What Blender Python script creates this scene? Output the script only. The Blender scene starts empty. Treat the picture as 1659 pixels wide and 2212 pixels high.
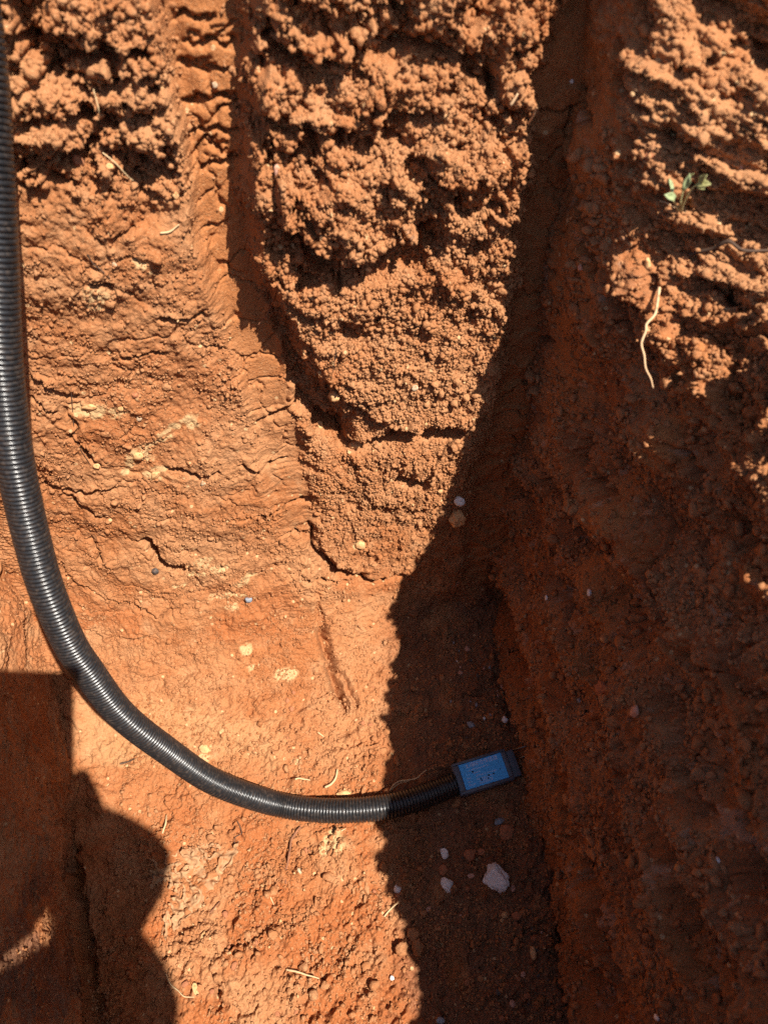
import bpy, bmesh, math, random
import numpy as np
from mathutils import Vector, Matrix

# ------------------------------------------------------------------ camera, sky, sun, exposure
S = bpy.context.scene
COL = S.collection
CAM_H = 0.90
PITCH = 60.0                                   # degrees below the horizon
cam_d = bpy.data.cameras.new('camera')
cam = bpy.data.objects.new('camera', cam_d)
COL.objects.link(cam)
cam.location = (0, 0, CAM_H)
cam.rotation_euler = (math.radians(90 - PITCH), 0, 0)
cam_d.sensor_fit = 'VERTICAL'
cam_d.sensor_height = 36.0
cam_d.sensor_width = 36.0
cam_d.lens = 26.0
cam_d.clip_start = 0.004
cam_d.clip_end = 500.0
cam_d.dof.use_dof = True
cam_d.dof.focus_distance = 0.74
cam_d.dof.aperture_fstop = 7.0
S.camera = cam

SUN_TO = Vector((-700.0, 474.6, -1570.0)).normalized()      # the way the light travels
SUN_EL = math.asin(-SUN_TO.z)
W = bpy.data.worlds.new('World')
S.world = W
W.use_nodes = True
wn = W.node_tree.nodes
sky = wn.new('ShaderNodeTexSky')
sky.sky_type = 'NISHITA'
sky.sun_disc = False
sky.sun_elevation = SUN_EL
sky.sun_rotation = math.atan2(-SUN_TO.x, -SUN_TO.y)
wn['Background'].inputs['Strength'].default_value = 0.076
W.node_tree.links.new(sky.outputs[0], wn['Background'].inputs['Color'])

sd = bpy.data.lights.new('sun', 'SUN')
sd.energy = 5.0
sd.angle = math.radians(0.5)
sd.color = (1.0, 0.94, 0.85)
sun = bpy.data.objects.new('sun', sd)
COL.objects.link(sun)
sun.rotation_euler = SUN_TO.to_track_quat('-Z', 'Y').to_euler()
sun.location = (3, -2, 6)

S.view_settings.view_transform = 'Standard'
S.view_settings.look = 'None'
S.view_settings.gamma = 1.0
S.view_settings.use_curve_mapping = False
S.cycles.use_denoising = False
S.cycles.diffuse_bounces = 3
S.view_settings.exposure = 1.08

R = random.Random(7)
rng = np.random.default_rng(11)

# ------------------------------------------------------------------ camera maths (photo measured on a 1659 x 2212 grid)
cp, sp = math.cos(math.radians(PITCH)), math.sin(math.radians(PITCH))
FPX = 2212 * 26.0 / 36.0

def ray(px, py):
    dx, dy = px - 829.5, 1106.0 - py
    return np.array([dx, dy * sp + FPX * cp, dy * cp - FPX * sp])

def at_z(px, py, z=0.0):
    d = ray(px, py)
    t = (z - CAM_H) / d[2]
    return Vector((d[0] * t, d[1] * t, z))

def at_depth(px, py, depth):
    d = ray(px, py) * (depth / FPX)
    return Vector((d[0], d[1], CAM_H + d[2]))

def project(P):
    x, y, z = P[..., 0], P[..., 1], P[..., 2] - CAM_H
    f = y * cp - z * sp
    u = y * sp + z * cp
    f = np.where(f < 0.02, 0.02, f)
    return 829.5 + x / f * FPX, 1106.0 - u / f * FPX

# ------------------------------------------------------------------ noise
def _tab(seed):
    r = np.random.default_rng(seed)
    p = r.permutation(256).astype(np.int32)
    a = r.random(256) * 2 * np.pi
    return p, np.cos(a).astype(np.float32), np.sin(a).astype(np.float32)

def perlin(x, y, seed=0):
    p, gx, gy = _tab(seed)
    xi = np.floor(x).astype(np.int32); yi = np.floor(y).astype(np.int32)
    xf = (x - xi).astype(np.float32); yf = (y - yi).astype(np.float32)
    u = xf * xf * xf * (xf * (xf * 6 - 15) + 10); v = yf * yf * yf * (yf * (yf * 6 - 15) + 10)
    def g(ix, iy, dx, dy):
        h = p[(p[ix & 255] + iy) & 255]
        return gx[h] * dx + gy[h] * dy
    a = g(xi, yi, xf, yf); b = g(xi + 1, yi, xf - 1, yf)
    c = g(xi, yi + 1, xf, yf - 1); d = g(xi + 1, yi + 1, xf - 1, yf - 1)
    return (a + (b - a) * u + ((c + (d - c) * u) - (a + (b - a) * u)) * v) * 1.5

def fbm(x, y, octv=4, seed=0, gain=0.5):
    r = 0; a = 1.0; f = 1.0
    for i in range(octv):
        r = r + a * perlin(x * f + i * 17.3, y * f - i * 9.1, seed + i)
        a *= gain; f *= 2.03
    return r

def cells(x, y, seed=0, jit=0.9):
    """F1, F2 distances and rounded lumps of random radius and height"""
    r = np.random.default_rng(seed + 1000)
    p = r.permutation(256).astype(np.int32)
    jx = r.random(256).astype(np.float32); jy = r.random(256).astype(np.float32)
    rad = (0.35 + 0.5 * r.random(256)).astype(np.float32); ht = r.random(256).astype(np.float32)
    xi = np.floor(x).astype(np.int32); yi = np.floor(y).astype(np.int32)
    xf = (x - xi).astype(np.float32); yf = (y - yi).astype(np.float32)
    f1 = np.full(x.shape, 9, np.float32); f2 = f1.copy(); bump = np.zeros(x.shape, np.float32)
    for ox in (-1, 0, 1):
        for oy in (-1, 0, 1):
            h = p[(p[(xi + ox) & 255] + yi + oy) & 255]
            dx = ox + 0.5 + (jx[h] - 0.5) * jit - xf
            dy = oy + 0.5 + (jy[h] - 0.5) * jit - yf
            d2 = dx * dx + dy * dy
            d = np.sqrt(d2)
            f2 = np.minimum(f2, np.maximum(f1, d)); f1 = np.minimum(f1, d)
            q = np.sqrt(np.maximum(0, 1 - d2 / (rad[h] ** 2))) * rad[h] * (0.35 + 0.65 * ht[h])
            bump = np.maximum(bump, q)
    return f1, f2, bump

def facets(x, y, seed=0):
    """broken earth: each cell a tilted plane at its own height, so the breaks between are sharp"""
    r = np.random.default_rng(seed + 2000)
    p = r.permutation(256).astype(np.int32)
    jx, jy, ht, tx, ty = [r.random(256).astype(np.float32) for _ in range(5)]
    xi = np.floor(x).astype(np.int32); yi = np.floor(y).astype(np.int32)
    xf = (x - xi).astype(np.float32); yf = (y - yi).astype(np.float32)
    best = np.full(x.shape, 9, np.float32); out = np.zeros(x.shape, np.float32)
    for ox in (-1, 0, 1):
        for oy in (-1, 0, 1):
            h = p[(p[(xi + ox) & 255] + yi + oy) & 255]
            dx = ox + .5 + (jx[h] - .5) * .95 - xf; dy = oy + .5 + (jy[h] - .5) * .95 - yf
            d = dx * dx + dy * dy
            m = d < best
            out = np.where(m, (ht[h] - .5) * .9 + (tx[h] - .5) * 1.1 * dx + (ty[h] - .5) * 1.1 * dy, out)
            best = np.where(m, d, best)
    return out

def broken(x, y, sizes, seed, amp=.5):
    h = np.zeros(x.shape, np.float32)
    for i, s in enumerate(sizes):
        wx = x + s * .5 * fbm(x / s * 1.3, y / s * 1.3, 3, seed + 70 + i)
        wy = y + s * .5 * fbm(x / s * 1.3 + 31, y / s * 1.3, 3, seed + 80 + i)
        h += facets(wx / s + i * 2.9, wy / s, seed + i) * s * amp
    return h

def sst(a, b, x):
    t = np.clip((x - a) / (b - a), 0, 1)
    return t * t * (3 - 2 * t)

def crumbs(x, y, sizes, seed, amp=0.8):
    """soil aggregates: rounded lumps at several sizes, in metres"""
    h = np.zeros(x.shape, np.float32)
    for i, s in enumerate(sizes):
        if s < .009:                       # pores between the grains
            f1, _, _ = cells(x / (s * 1.6) + 5.1 * i, y / (s * 1.6) + 2.3, seed + 30 + i)
            h -= np.exp(-(f1 / .26) ** 2) * s * .75 * amp * (perlin(x / .012, y / .012, seed + 40 + i) > .05)
        wx = x + s * 0.35 * perlin(x / s * 1.7, y / s * 1.7, seed + 50 + i)
        wy = y + s * 0.35 * perlin(x / s * 1.7 + 31, y / s * 1.7, seed + 60 + i)
        _, _, b = cells(wx / s + i * 3.7, wy / s, seed + i)
        h += b * s * amp
    return h

# ------------------------------------------------------------------ materials
def new_mat(name):
    m = bpy.data.materials.new(name)
    m.use_nodes = True
    nt = m.node_tree
    return m, nt, nt.nodes['Principled BSDF']

def soil_material(name):
    m, nt, b = new_mat(name)
    N, L = nt.nodes, nt.links
    geo = N.new('ShaderNodeNewGeometry')
    def noise(scale, det=5, rough=0.6, off=0):
        n = N.new('ShaderNodeTexNoise'); n.inputs['Scale'].default_value = scale
        n.inputs['Detail'].default_value = det; n.inputs['Roughness'].default_value = rough
        if off:
            a = N.new('ShaderNodeVectorMath'); a.operation = 'ADD'; a.inputs[1].default_value = (off, off * .7, -off)
            L.new(geo.outputs['Position'], a.inputs[0]); L.new(a.outputs[0], n.inputs['Vector'])
        else:
            L.new(geo.outputs['Position'], n.inputs['Vector'])
        return n.outputs['Fac']
    def ramp(src, lo, hi):
        r = N.new('ShaderNodeMapRange'); r.interpolation_type = 'SMOOTHSTEP'
        r.inputs['From Min'].default_value = lo; r.inputs['From Max'].default_value = hi
        L.new(src, r.inputs['Value']); return r.outputs['Result']
    def mul(a, k):
        r = N.new('ShaderNodeMath'); r.operation = 'MULTIPLY'
        L.new(a, r.inputs[0])
        if isinstance(k, float): r.inputs[1].default_value = k
        else: L.new(k, r.inputs[1])
        return r.outputs[0]
    def mix(fac, a, c):
        r = N.new('ShaderNodeMix'); r.data_type = 'RGBA'
        if isinstance(fac, float): r.inputs['Factor'].default_value = fac
        else: L.new(fac, r.inputs['Factor'])
        for s, v in ((6, a), (7, c)):
            if isinstance(v, tuple): r.inputs[s].default_value = v + (1,)
            else: L.new(v, r.inputs[s])
        return r.outputs[2]
    def attr(n):
        a = N.new('ShaderNodeAttribute'); a.attribute_name = n; return a.outputs['Fac']
    c = mix(ramp(noise(9, 6, .65), .35, .65), (.365, .168, .074), (.305, .112, .040))
    c = mix(ramp(noise(42, 5, .7, 3), .45, .75), c, (.370, .180, .084))
    c = mix(attr('red'), c, (.300, .095, .030))
    c = mix(attr('damp_shade'), c, (.160, .070, .038))
    c = mix(attr('smear'), c, (.340, .128, .044))
    # grains: fine light and dark grit that belongs to the soil itself
    c = mix(mul(ramp(noise(700, 2, .5, 5), .56, .72), .55), c, (.46, .26, .13))
    c = mix(mul(ramp(noise(520, 2, .5, 9), .60, .75), .6), c, (.12, .046, .022))
    v = N.new('ShaderNodeTexVoronoi'); v.inputs['Scale'].default_value = 95
    v.inputs['Randomness'].default_value = 1.0
    L.new(geo.outputs['Position'], v.inputs['Vector'])
    fl = N.new('ShaderNodeMath'); fl.operation = 'LESS_THAN'; fl.inputs[1].default_value = 0.17
    L.new(v.outputs['Distance'], fl.inputs[0])
    sep = N.new('ShaderNodeSeparateColor'); L.new(v.outputs['Color'], sep.inputs[0])
    pick = N.new('ShaderNodeMath'); pick.operation = 'GREATER_THAN'; pick.inputs[1].default_value = 0.72
    L.new(sep.outputs[0], pick.inputs[0])
    c = mix(mul(mul(fl.outputs[0], pick.outputs[0]), .8), c, (.54, .34, .17))
    c = mix(attr('pale'), c, (.52, .345, .17))
    c = mix(attr('white'), c, (.46, .30, .20))
    L.new(c, b.inputs['Base Color'])
    b.inputs['Roughness'].default_value = 0.95
    b.inputs['Specular IOR Level'].default_value = 0.12
    bp = N.new('ShaderNodeBump'); bp.inputs['Strength'].default_value = 0.55
    bp.inputs['Distance'].default_value = 0.0022
    hn = noise(650, 5, .7, 2)
    vb = N.new('ShaderNodeTexVoronoi'); vb.inputs['Scale'].default_value = 420
    L.new(geo.outputs['Position'], vb.inputs['Vector'])
    hm = N.new('ShaderNodeMath'); hm.operation = 'SUBTRACT'; L.new(hn, hm.inputs[0])
    L.new(mul(vb.outputs['Distance'], .45), hm.inputs[1])
    L.new(hm.outputs[0], bp.inputs['Height']); L.new(bp.outputs['Normal'], b.inputs['Normal'])
    return m

SOIL = soil_material('red_soil')

def simple_mat(name, col, rough=0.6, spec=0.4, var=0.25, scale=60.0, bump=0.3, bdist=0.001, dust=None, dust_lo=.5, dust_hi=.75):
    m, nt, b = new_mat(name)
    N, L = nt.nodes, nt.links
    geo = N.new('ShaderNodeTexCoord')
    n = N.new('ShaderNodeTexNoise'); n.inputs['Scale'].default_value = scale; n.inputs['Detail'].default_value = 6
    L.new(geo.outputs['Object'], n.inputs['Vector'])
    mx = N.new('ShaderNodeMix'); mx.data_type = 'RGBA'
    mx.inputs[6].default_value = tuple(max(0, v * (1 - var)) for v in col) + (1,)
    mx.inputs[7].default_value = tuple(min(1, v * (1 + var)) for v in col) + (1,)
    L.new(n.outputs['Fac'], mx.inputs['Factor'])
    out = mx.outputs[2]
    if dust:
        n2 = N.new('ShaderNodeTexNoise'); n2.inputs['Scale'].default_value = scale * 1.7; n2.inputs['Detail'].default_value = 7
        L.new(geo.outputs['Object'], n2.inputs['Vector'])
        mr = N.new('ShaderNodeMapRange'); mr.interpolation_type = 'SMOOTHSTEP'
        mr.inputs['From Min'].default_value = dust_lo; mr.inputs['From Max'].default_value = dust_hi
        L.new(n2.outputs['Fac'], mr.inputs['Value'])
        m2 = N.new('ShaderNodeMix'); m2.data_type = 'RGBA'; m2.inputs[7].default_value = dust + (1,)
        L.new(out, m2.inputs[6]); L.new(mr.outputs['Result'], m2.inputs['Factor'])
        out = m2.outputs[2]
    L.new(out, b.inputs['Base Color'])
    b.inputs['Roughness'].default_value = rough
    b.inputs['Specular IOR Level'].default_value = spec
    if bump:
        bp = N.new('ShaderNodeBump'); bp.inputs['Strength'].default_value = bump; bp.inputs['Distance'].default_value = bdist
        L.new(n.outputs['Fac'], bp.inputs['Height']); L.new(bp.outputs['Normal'], b.inputs['Normal'])
    return m

# ------------------------------------------------------------------ mesh helpers
def link_mesh(name, verts, faces, mat, parent=None, smooth=True):
    me = bpy.data.meshes.new(name)
    me.from_pydata([tuple(v) for v in verts], [], faces)
    me.materials.append(mat)
    me.update()
    if smooth:
        me.polygons.foreach_set('use_smooth', np.ones(len(me.polygons), bool))
    o = bpy.data.objects.new(name, me)
    COL.objects.link(o)
    if parent: o.parent = parent
    return o

def tag(o, label=None, cat=None, group=None, kind=None):
    if label: o['label'] = label
    if cat: o['category'] = cat
    if group: o['group'] = group
    if kind: o['kind'] = kind
    return o

def empty(name, loc):
    o = bpy.data.objects.new(name, None)
    o.empty_display_size = 0.02
    COL.objects.link(o); o.location = loc
    return o

def grid_mesh(name, P, attrs, mat):
    ni, nj = P.shape[:2]
    nv = ni * nj
    me = bpy.data.meshes.new(name)
    me.vertices.add(nv)
    me.vertices.foreach_set('co', np.ascontiguousarray(P, np.float32).reshape(-1))
    a = np.arange(nv, dtype=np.int32).reshape(ni, nj)
    q = np.stack([a[:-1, :-1], a[1:, :-1], a[1:, 1:], a[:-1, 1:]], -1).reshape(-1, 4)
    nf = len(q)
    me.loops.add(nf * 4); me.polygons.add(nf)
    me.loops.foreach_set('vertex_index', q.reshape(-1))
    me.polygons.foreach_set('loop_start', np.arange(0, nf * 4, 4, dtype=np.int32))
    me.polygons.foreach_set('use_smooth', np.ones(nf, bool))
    for k, v in attrs.items():
        at = me.attributes.new(k, 'FLOAT', 'POINT')
        at.data.foreach_set('value', np.ascontiguousarray(np.clip(v, 0, 1), np.float32).reshape(-1))
    me.materials.append(mat)
    me.update(calc_edges=True)
    o = bpy.data.objects.new(name, me)
    COL.objects.link(o)
    o['kind'] = 'structure'
    return o

class Sheet:
    """a surface over a regular (u, v) grid: base shape, then a height along its normal"""
    def __init__(self, u0, u1, du, v0, v1, dv, fn, seed):
        self.u = self.axis(u0, u1, du); self.v = self.axis(v0, v1, dv)
        self.fn = fn
        self.U, self.V = np.meshgrid(self.u, self.v, indexing='ij')
        self.B = fn(self.U, self.V)
        e = 1e-3
        du_ = fn(self.U + e, self.V) - fn(self.U - e, self.V)
        dv_ = fn(self.U, self.V + e) - fn(self.U, self.V - e)
        n = np.cross(du_, dv_); n /= np.linalg.norm(n, axis=-1, keepdims=True) + 1e-12
        self.Nn = n
        self.H = np.zeros(self.U.shape, np.float32)
        self.A = {k: np.zeros(self.U.shape, np.float32) for k in ('red', 'damp_shade', 'smear', 'pale', 'white')}
        self.wu = .004 * fbm(self.U / .02, self.V / .02, 4, seed + 900).astype(np.float32)
        self.wv = .004 * fbm(self.U / .02 + 40, self.V / .02, 4, seed + 950).astype(np.float32)
        k = 6
        self.cpx, self.cpy = project(self.B[::k, ::k])
        self.cu, self.cv = self.U[::k, ::k], self.V[::k, ::k]
        self.fwd = (self.B[::k, ::k, 1] * cp - (self.B[::k, ::k, 2] - CAM_H) * sp)
    @staticmethod
    def axis(a, b, d):
        """d is one step, or (step, fine from, fine to): four times coarser outside"""
        if not isinstance(d, tuple): return np.arange(a, b + d * .5, d).astype(np.float32)
        s, f0, f1 = d
        return np.concatenate([np.arange(a, f0 - s, s * 4), np.arange(f0, f1, s), np.arange(f1, b + s, s * 4)]).astype(np.float32)
    def uv(self, px, py):
        d = (self.cpx - px) ** 2 + (self.cpy - py) ** 2 + np.where(self.fwd < .05, 1e9, 0)
        i, j = np.unravel_index(np.argmin(d), d.shape)
        u, v = float(self.cu[i, j]), float(self.cv[i, j])
        for _ in range(3):                    # Newton on the base shape
            e = 1e-3
            q = np.array([[u, v], [u + e, v], [u, v + e]])
            x, y = project(self.fn(q[:, 0], q[:, 1]))
            J = np.array([[x[1] - x[0], x[2] - x[0]], [y[1] - y[0], y[2] - y[0]]]) / e
            try: s = np.linalg.solve(J, [px - x[0], py - y[0]])
            except Exception: break
            u += float(np.clip(s[0], -.02, .02)); v += float(np.clip(s[1], -.02, .02))
        return u, v
    def path(self, pts):
        return np.array([self.uv(*p) for p in pts])
    def _box(self, q, m):
        i0 = np.searchsorted(self.u, q[:, 0].min() - m); i1 = np.searchsorted(self.u, q[:, 0].max() + m)
        j0 = np.searchsorted(self.v, q[:, 1].min() - m); j1 = np.searchsorted(self.v, q[:, 1].max() + m)
        return slice(i0, max(i1, i0 + 1)), slice(j0, max(j1, j0 + 1))
    def _dist(self, q, sl, warp=1.0):
        X = self.U[sl] + self.wu[sl] * warp; Y = self.V[sl] + self.wv[sl] * warp
        best = np.full(X.shape, 9.0, np.float32); side = np.zeros(X.shape, np.float32); tt = np.zeros(X.shape, np.float32)
        n = len(q) - 1
        for k in range(n):
            a, b = q[k], q[k + 1]
            d = b - a; l2 = float(d @ d) + 1e-12
            t = np.clip(((X - a[0]) * d[0] + (Y - a[1]) * d[1]) / l2, 0, 1)
            ex = X - a[0] - t * d[0]; ey = Y - a[1] - t * d[1]
            dd = np.sqrt(ex * ex + ey * ey)
            cr = np.sign(d[0] * ey - d[1] * ex)
            m = dd < best
            best = np.where(m, dd, best); side = np.where(m, cr, side); tt = np.where(m, (k + t) / n, tt)
        return best, side, tt
    def stroke(self, pts, w, depth, lip=0.0, lipw=.02, drop=0.0, dropw=.02, warp=1.0, uv=False):
        """crack along the line; ground on its left-hand side stands out (lip), on its right falls back (drop)"""
        q = np.array(pts, float) if uv else self.path(pts)
        sl = self._box(q, 3 * max(w, lipw if lip else 0, dropw if drop else 0) + .01)
        if self.U[sl].size == 0: return
        d, s, t = self._dist(q, sl, warp)
        taper = np.clip(np.minimum(t, 1 - t) * 6, 0, 1) ** .6
        h = -depth * np.exp(-(d / w) ** 2) * taper
        if lip: h = h + np.where(s > 0, lip * np.exp(-d / lipw), 0) * taper
        if drop: h = h - np.where(s < 0, drop * np.exp(-(d / dropw) ** 1.5), 0) * taper
        self.H[sl] += h
    def mask(self, poly, soft=.006, warp=1.5, uv=False):
        q = np.array(poly, float) if uv else self.path(poly)
        q = np.vstack([q, q[:1]])
        M = np.zeros(self.U.shape, np.float32)
        sl = self._box(q, soft * 3 + .01)
        if self.U[sl].size == 0: return M
        d, _, _ = self._dist(q, sl, warp)
        X = self.U[sl] + self.wu[sl] * warp; Y = self.V[sl] + self.wv[sl] * warp
        ins = np.zeros(X.shape, bool)
        for k in range(len(q) - 1):
            (x0, y0), (x1, y1) = q[k], q[k + 1]
            if y0 == y1: continue
            c = ((y0 > Y) != (y1 > Y)) & (X < (x1 - x0) * (Y - y0) / (y1 - y0) + x0)
            ins ^= c
        M[sl] = sst(-soft, soft, np.where(ins, d, -d))
        return M
    def blob(self, px, py, r, amp, attr=None, ry=None, ragged=1.0):
        u, v = self.uv(px, py)
        q = np.array([[u, v]])
        sl = self._box(q, 2.2 * max(r, ry or r))
        if self.U[sl].size == 0: return
        X = (self.U[sl] + self.wu[sl] * ragged - u) / r; Y = (self.V[sl] + self.wv[sl] * ragged - v) / (ry or r)
        g = np.exp(-(X * X + Y * Y))
        if attr: self.A[attr][sl] = np.maximum(self.A[attr][sl], sst(.25, .6, g) * amp)
        else: self.H[sl] += amp * g
    def point(self, px, py, lift=0.0):
        """displaced surface point under a photo position, with its normal"""
        if not hasattr(self, 'dpx'):
            self.dpx, self.dpy = project(self.P[::2, ::2])
            self.dfw = (self.P[::2, ::2, 1] * cp - (self.P[::2, ::2, 2] - CAM_H) * sp)
        d = (self.dpx - px) ** 2 + (self.dpy - py) ** 2
        near = d < 14
        if near.any():
            f = np.where(near & (self.dfw > .05), self.dfw, 9)
            i, j = np.unravel_index(np.argmin(f), f.shape)
        else:
            i, j = np.unravel_index(np.argmin(d), d.shape)
        n = self.Nn[i * 2, j * 2]
        return Vector(self.P[i * 2, j * 2] + n * lift), Vector(n)
    def finish(self):
        self.P = self.B + self.Nn * self.H[..., None]

def softplus(x, r):
    return r * np.logaddexp(0, x / r)

# ------------------------------------------------------------------ the pit: floor and back wall are one sheet
def main_fn(x, s):
    y0 = .365 + .02 * np.sin(x * 9.0) - .035 * sst(-.05, -.34, x)
    r = .010 + .056 * sst(.10, -.12, x)
    lam = math.radians(10.5)
    w = softplus(s, r)
    top = softplus(s - .80, .03)
    y = y0 + (s - w) + w * math.sin(lam) + top * (1 - math.sin(lam)) * 1.0
    z = w * math.cos(lam) - top * math.cos(lam) * .92
    return np.stack([x, y, z], -1)

M = Sheet(-.80, .55, (.00085, -.42, .20), -.82, 1.05, (.00092, -.46, .84), main_fn, 1)
U, V = M.U, M.V
wall = sst(-.01, .05, V)
floor = 1 - wall

VC = np.where(V > 0, .42 * V + .38 * V * V, V)          # lumps on the steep wall are as tall as they are wide
# broad unevenness
M.H += .006 * fbm(U / .16, V / .16, 3, 21) * (.35 + .65 * wall)
M.H += .0035 * fbm(U / .05, V / .05, 3, 31) * (.5 + .5 * wall)

# the two smooth tooth marks and the block left standing between them
g1 = M.mask([(345, -150), (372, 150), (412, 380), (432, 520), (470, 640), (520, 800), (560, 950), (600, 1150), (690, 1150), (655, 960), (610, 780), (560, 560), (524, 400), (530, 100), (540, -150)], .008, .6)
g1 = g1 * sst(.02, .22, V)
block = M.mask([(528, -150), (524, 100), (524, 400), (560, 560), (612, 740), (652, 900), (678, 1110), (690, 1235), (790, 1262), (890, 1250), (965, 1180), (1030, 1000), (1070, 850), (1105, 640), (1120, 420), (1150, 200), (1195, 0), (1215, -150)], .007, 2.4)
g2 = M.mask([(1195, -150), (1150, 200), (1120, 420), (1105, 640), (1070, 850), (1030, 1000), (1000, 1250), (1110, 1330), (1220, 900), (1300, 300), (1340, -150)], .012, .6)
upper = sst(.36, .62, V)
block_soft = M.mask([(528, -150), (524, 400), (560, 560), (612, 740), (652, 900), (700, 1110), (730, 1225), (800, 1250), (890, 1240), (965, 1180), (1030, 1000), (1105, 640), (1195, 0), (1215, -150)], .022, 3.0)
block = block * sst(.20, .38, V) + block_soft * (1 - sst(.20, .38, V))
block = block * sst(-.02, .10, V)
M.H += block * (.001 + .005 * sst(.08, .30, V) + .015 * sst(.44, .60, V))
M.H -= g1 * (.005 * sst(.1, .3, V) + .014 * sst(.46, .62, V))
M.H -= g2 * .010
left_top = (1 - g1) * M.mask([(-200, -150), (300, -150), (340, 60), (385, 250), (400, 390), (300, 400), (200, 380), (20, 400), (-200, 420)], .02, 2.5)

# crumbly and compact zones
crumb = np.clip(.40 - .04 * wall + block * (.35 + .5 * upper) + left_top * .9 - g1 * .8 - g2 * .65, .05, 1.5)
big = np.clip(left_top * 1.0 + block * sst(.38, .6, V) * .95, 0, 1.2)
c_big = crumbs(U, VC, (.046, .025, .014), 101, .40) + broken(U, VC, (.056, .030, .015), 141, .26)
M.H += big * (c_big - .010)
gaps = fbm(U / .042, VC / .034, 5, 131, .6)
M.H -= big * .020 * sst(.12, .5, gaps)
c_mid = .55 * crumbs(U, VC, (.016, .0095), 201, .62) + broken(U, VC, (.018, .009), 241, .16)
patch = sst(-.35, .45, fbm(U / .035, V / .035, 4, 221))
M.H += crumb * c_mid * (.35 + .65 * patch)
c_fine = crumbs(U, VC, (.0066, .0042, .0027), 301, .55)
M.H += (.16 + .95 * np.clip(crumb, 0, 1)) * c_fine
M.H += (.0022 * fbm(U / .016, VC / .016, 6, 331, .62)) * (.2 + 1.0 * crumb)

# overlapping scales and little ledges: the soil breaks along the scrape of the digging tool
def scales(sx, sv, seed, warp):
    ph = V / sv + warp * fbm(U / sx, V / (sv * 2.2), 4, seed)
    fr = ph - np.floor(ph)
    return fr ** 1.6 * np.where(fr > .94, (1 - fr) / .06, 1)
scale_mask = sst(-.05, .35, fbm(U / .06, V / .04, 4, 411)) * wall
left_body = wall * (1 - block) * (1 - g2) * (1 - left_top)
M.H += scales(.05, .022, 401, 1.3) * .0020 * (1 - g1) * scale_mask * sst(-.1, .35, fbm(U / .09, V / .09, 3, 405)) * left_body * (1 - .6 * g1)
M.H += scales(.03, .010, 421, 1.0) * .0012 * (1 - g1) * sst(.1, .5, fbm(U / .03, V / .03, 3, 431)) * left_body
rib = M.mask([(430, 420), (520, 400), (600, 700), (680, 900), (720, 1250), (740, 1400), (600, 1420), (560, 1200), (500, 900), (450, 640)], .02, 2)
M.H += scales(.035, .0085, 441, .9) * .0016 * rib * (1 - .8 * g1 * sst(.25, .4, V)) * sst(-.3, .2, fbm(U / .03, V / .02, 3, 451))
M.H += scales(.05, .030, 471, .7) * .0034 * g2
M.H += .003 * scales(.08, .005, 481, .4) * M.mask([(-60, 1000), (40, 1060), (150, 1420), (60, 1440), (-60, 1440)], .02, 2)
ch_ = g1 * .9 * sst(.36, .46, V)
M.H += ch_ * (-.012 - .006 * sst(.46, .62, V) + .003 * fbm(U / .15, V / .15, 2, 491) + .0006 * fbm(U / .012, V / .03, 4, 492) - M.H)
# drying cracks
for seed, su, sv, dep, msk in ((511, .11, .042, .004, g1 * sst(.3, .45, V)), (521, .045, .04, .005, g2), (531, .055, .045, .0035, left_body * .8)):
    wx = U + .012 * fbm(U / .03, V / .03, 4, seed + 1); wy = V + .008 * fbm(U / .03 + 9, V / .03, 4, seed + 2)
    f1, f2, _ = cells(wx / su, wy / sv, seed)
    M.H -= dep * np.exp(-((f2 - f1) / .045) ** 2) * msk * sst(-.2, .3, fbm(U / .07, V / .07, 3, seed + 3))

# burr along the left edge of the first tooth mark
M.stroke([(300, -60), (325, 60), (352, 180), (385, 300), (414, 392)], .005, -.006, warp=.12)
M.stroke([(378, -20), (385, 120), (410, 260), (432, 390)], .007, .005, warp=.12)
for p in ([(380, 65), (430, 60), (470, 70)], [(385, 120), (440, 105), (525, 110)], [(395, 180), (440, 165), (520, 150)], [(395, 252), (450, 240), (520, 250), (560, 280)], [(400, 310), (460, 298), (510, 310)], [(425, 385), (470, 370), (520, 350)], [(410, 345), (450, 340), (500, 330)]):
    M.stroke(p, .0024, .007, lip=.0022, lipw=.012, warp=2.2)

# block: faces that stand out with hollows under them
ch1 = M.mask([(575, 300), (600, 420), (650, 475), (735, 524), (800, 522), (880, 490), (938, 436), (1000, 330), (930, 260), (780, 330), (680, 330)], .0025, 1.0)
M.H += ch1 * .014
M.stroke([(575, 420), (640, 470), (735, 530), (805, 528), (885, 494), (945, 436)], .004, .004, drop=.016, dropw=.020)
M.stroke([(560, 290), (620, 310), (700, 330), (790, 320), (900, 270)], .006, .008, lip=.010, lipw=.02)
M.stroke([(545, 180), (600, 215), (680, 250), (760, 245), (860, 215), (960, 190)], .005, .008, lip=.012, lipw=.02, drop=.008)
M.stroke([(560, 70), (650, 95), (760, 85), (900, 60), (1020, 95)], .006, .012, lip=.012, lipw=.02, drop=.010)
ch2 = M.mask([(590, 585), (640, 700), (700, 800), (760, 850), (850, 905), (1000, 905), (1060, 860), (1080, 640), (960, 560), (760, 590)], .003, 1.2)
M.H += ch2 * .010
M.stroke([(655, 890), (740, 955), (800, 948), (880, 912), (960, 905), (1010, 905)], .007, .016, lip=.004, lipw=.02, drop=.012, dropw=.014)
hol = M.mask([(590, 600), (632, 710), (668, 790), (712, 850), (755, 905), (740, 960), (680, 930), (640, 860), (606, 740), (580, 640)], .006, 1.5)
M.H -= hol * .022
ch3 = M.mask([(750, 975), (840, 935), (1000, 925), (1010, 1000), (985, 1080), (900, 1090), (800, 1070)], .004, 1.2)
M.H += ch3 * .006
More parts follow.
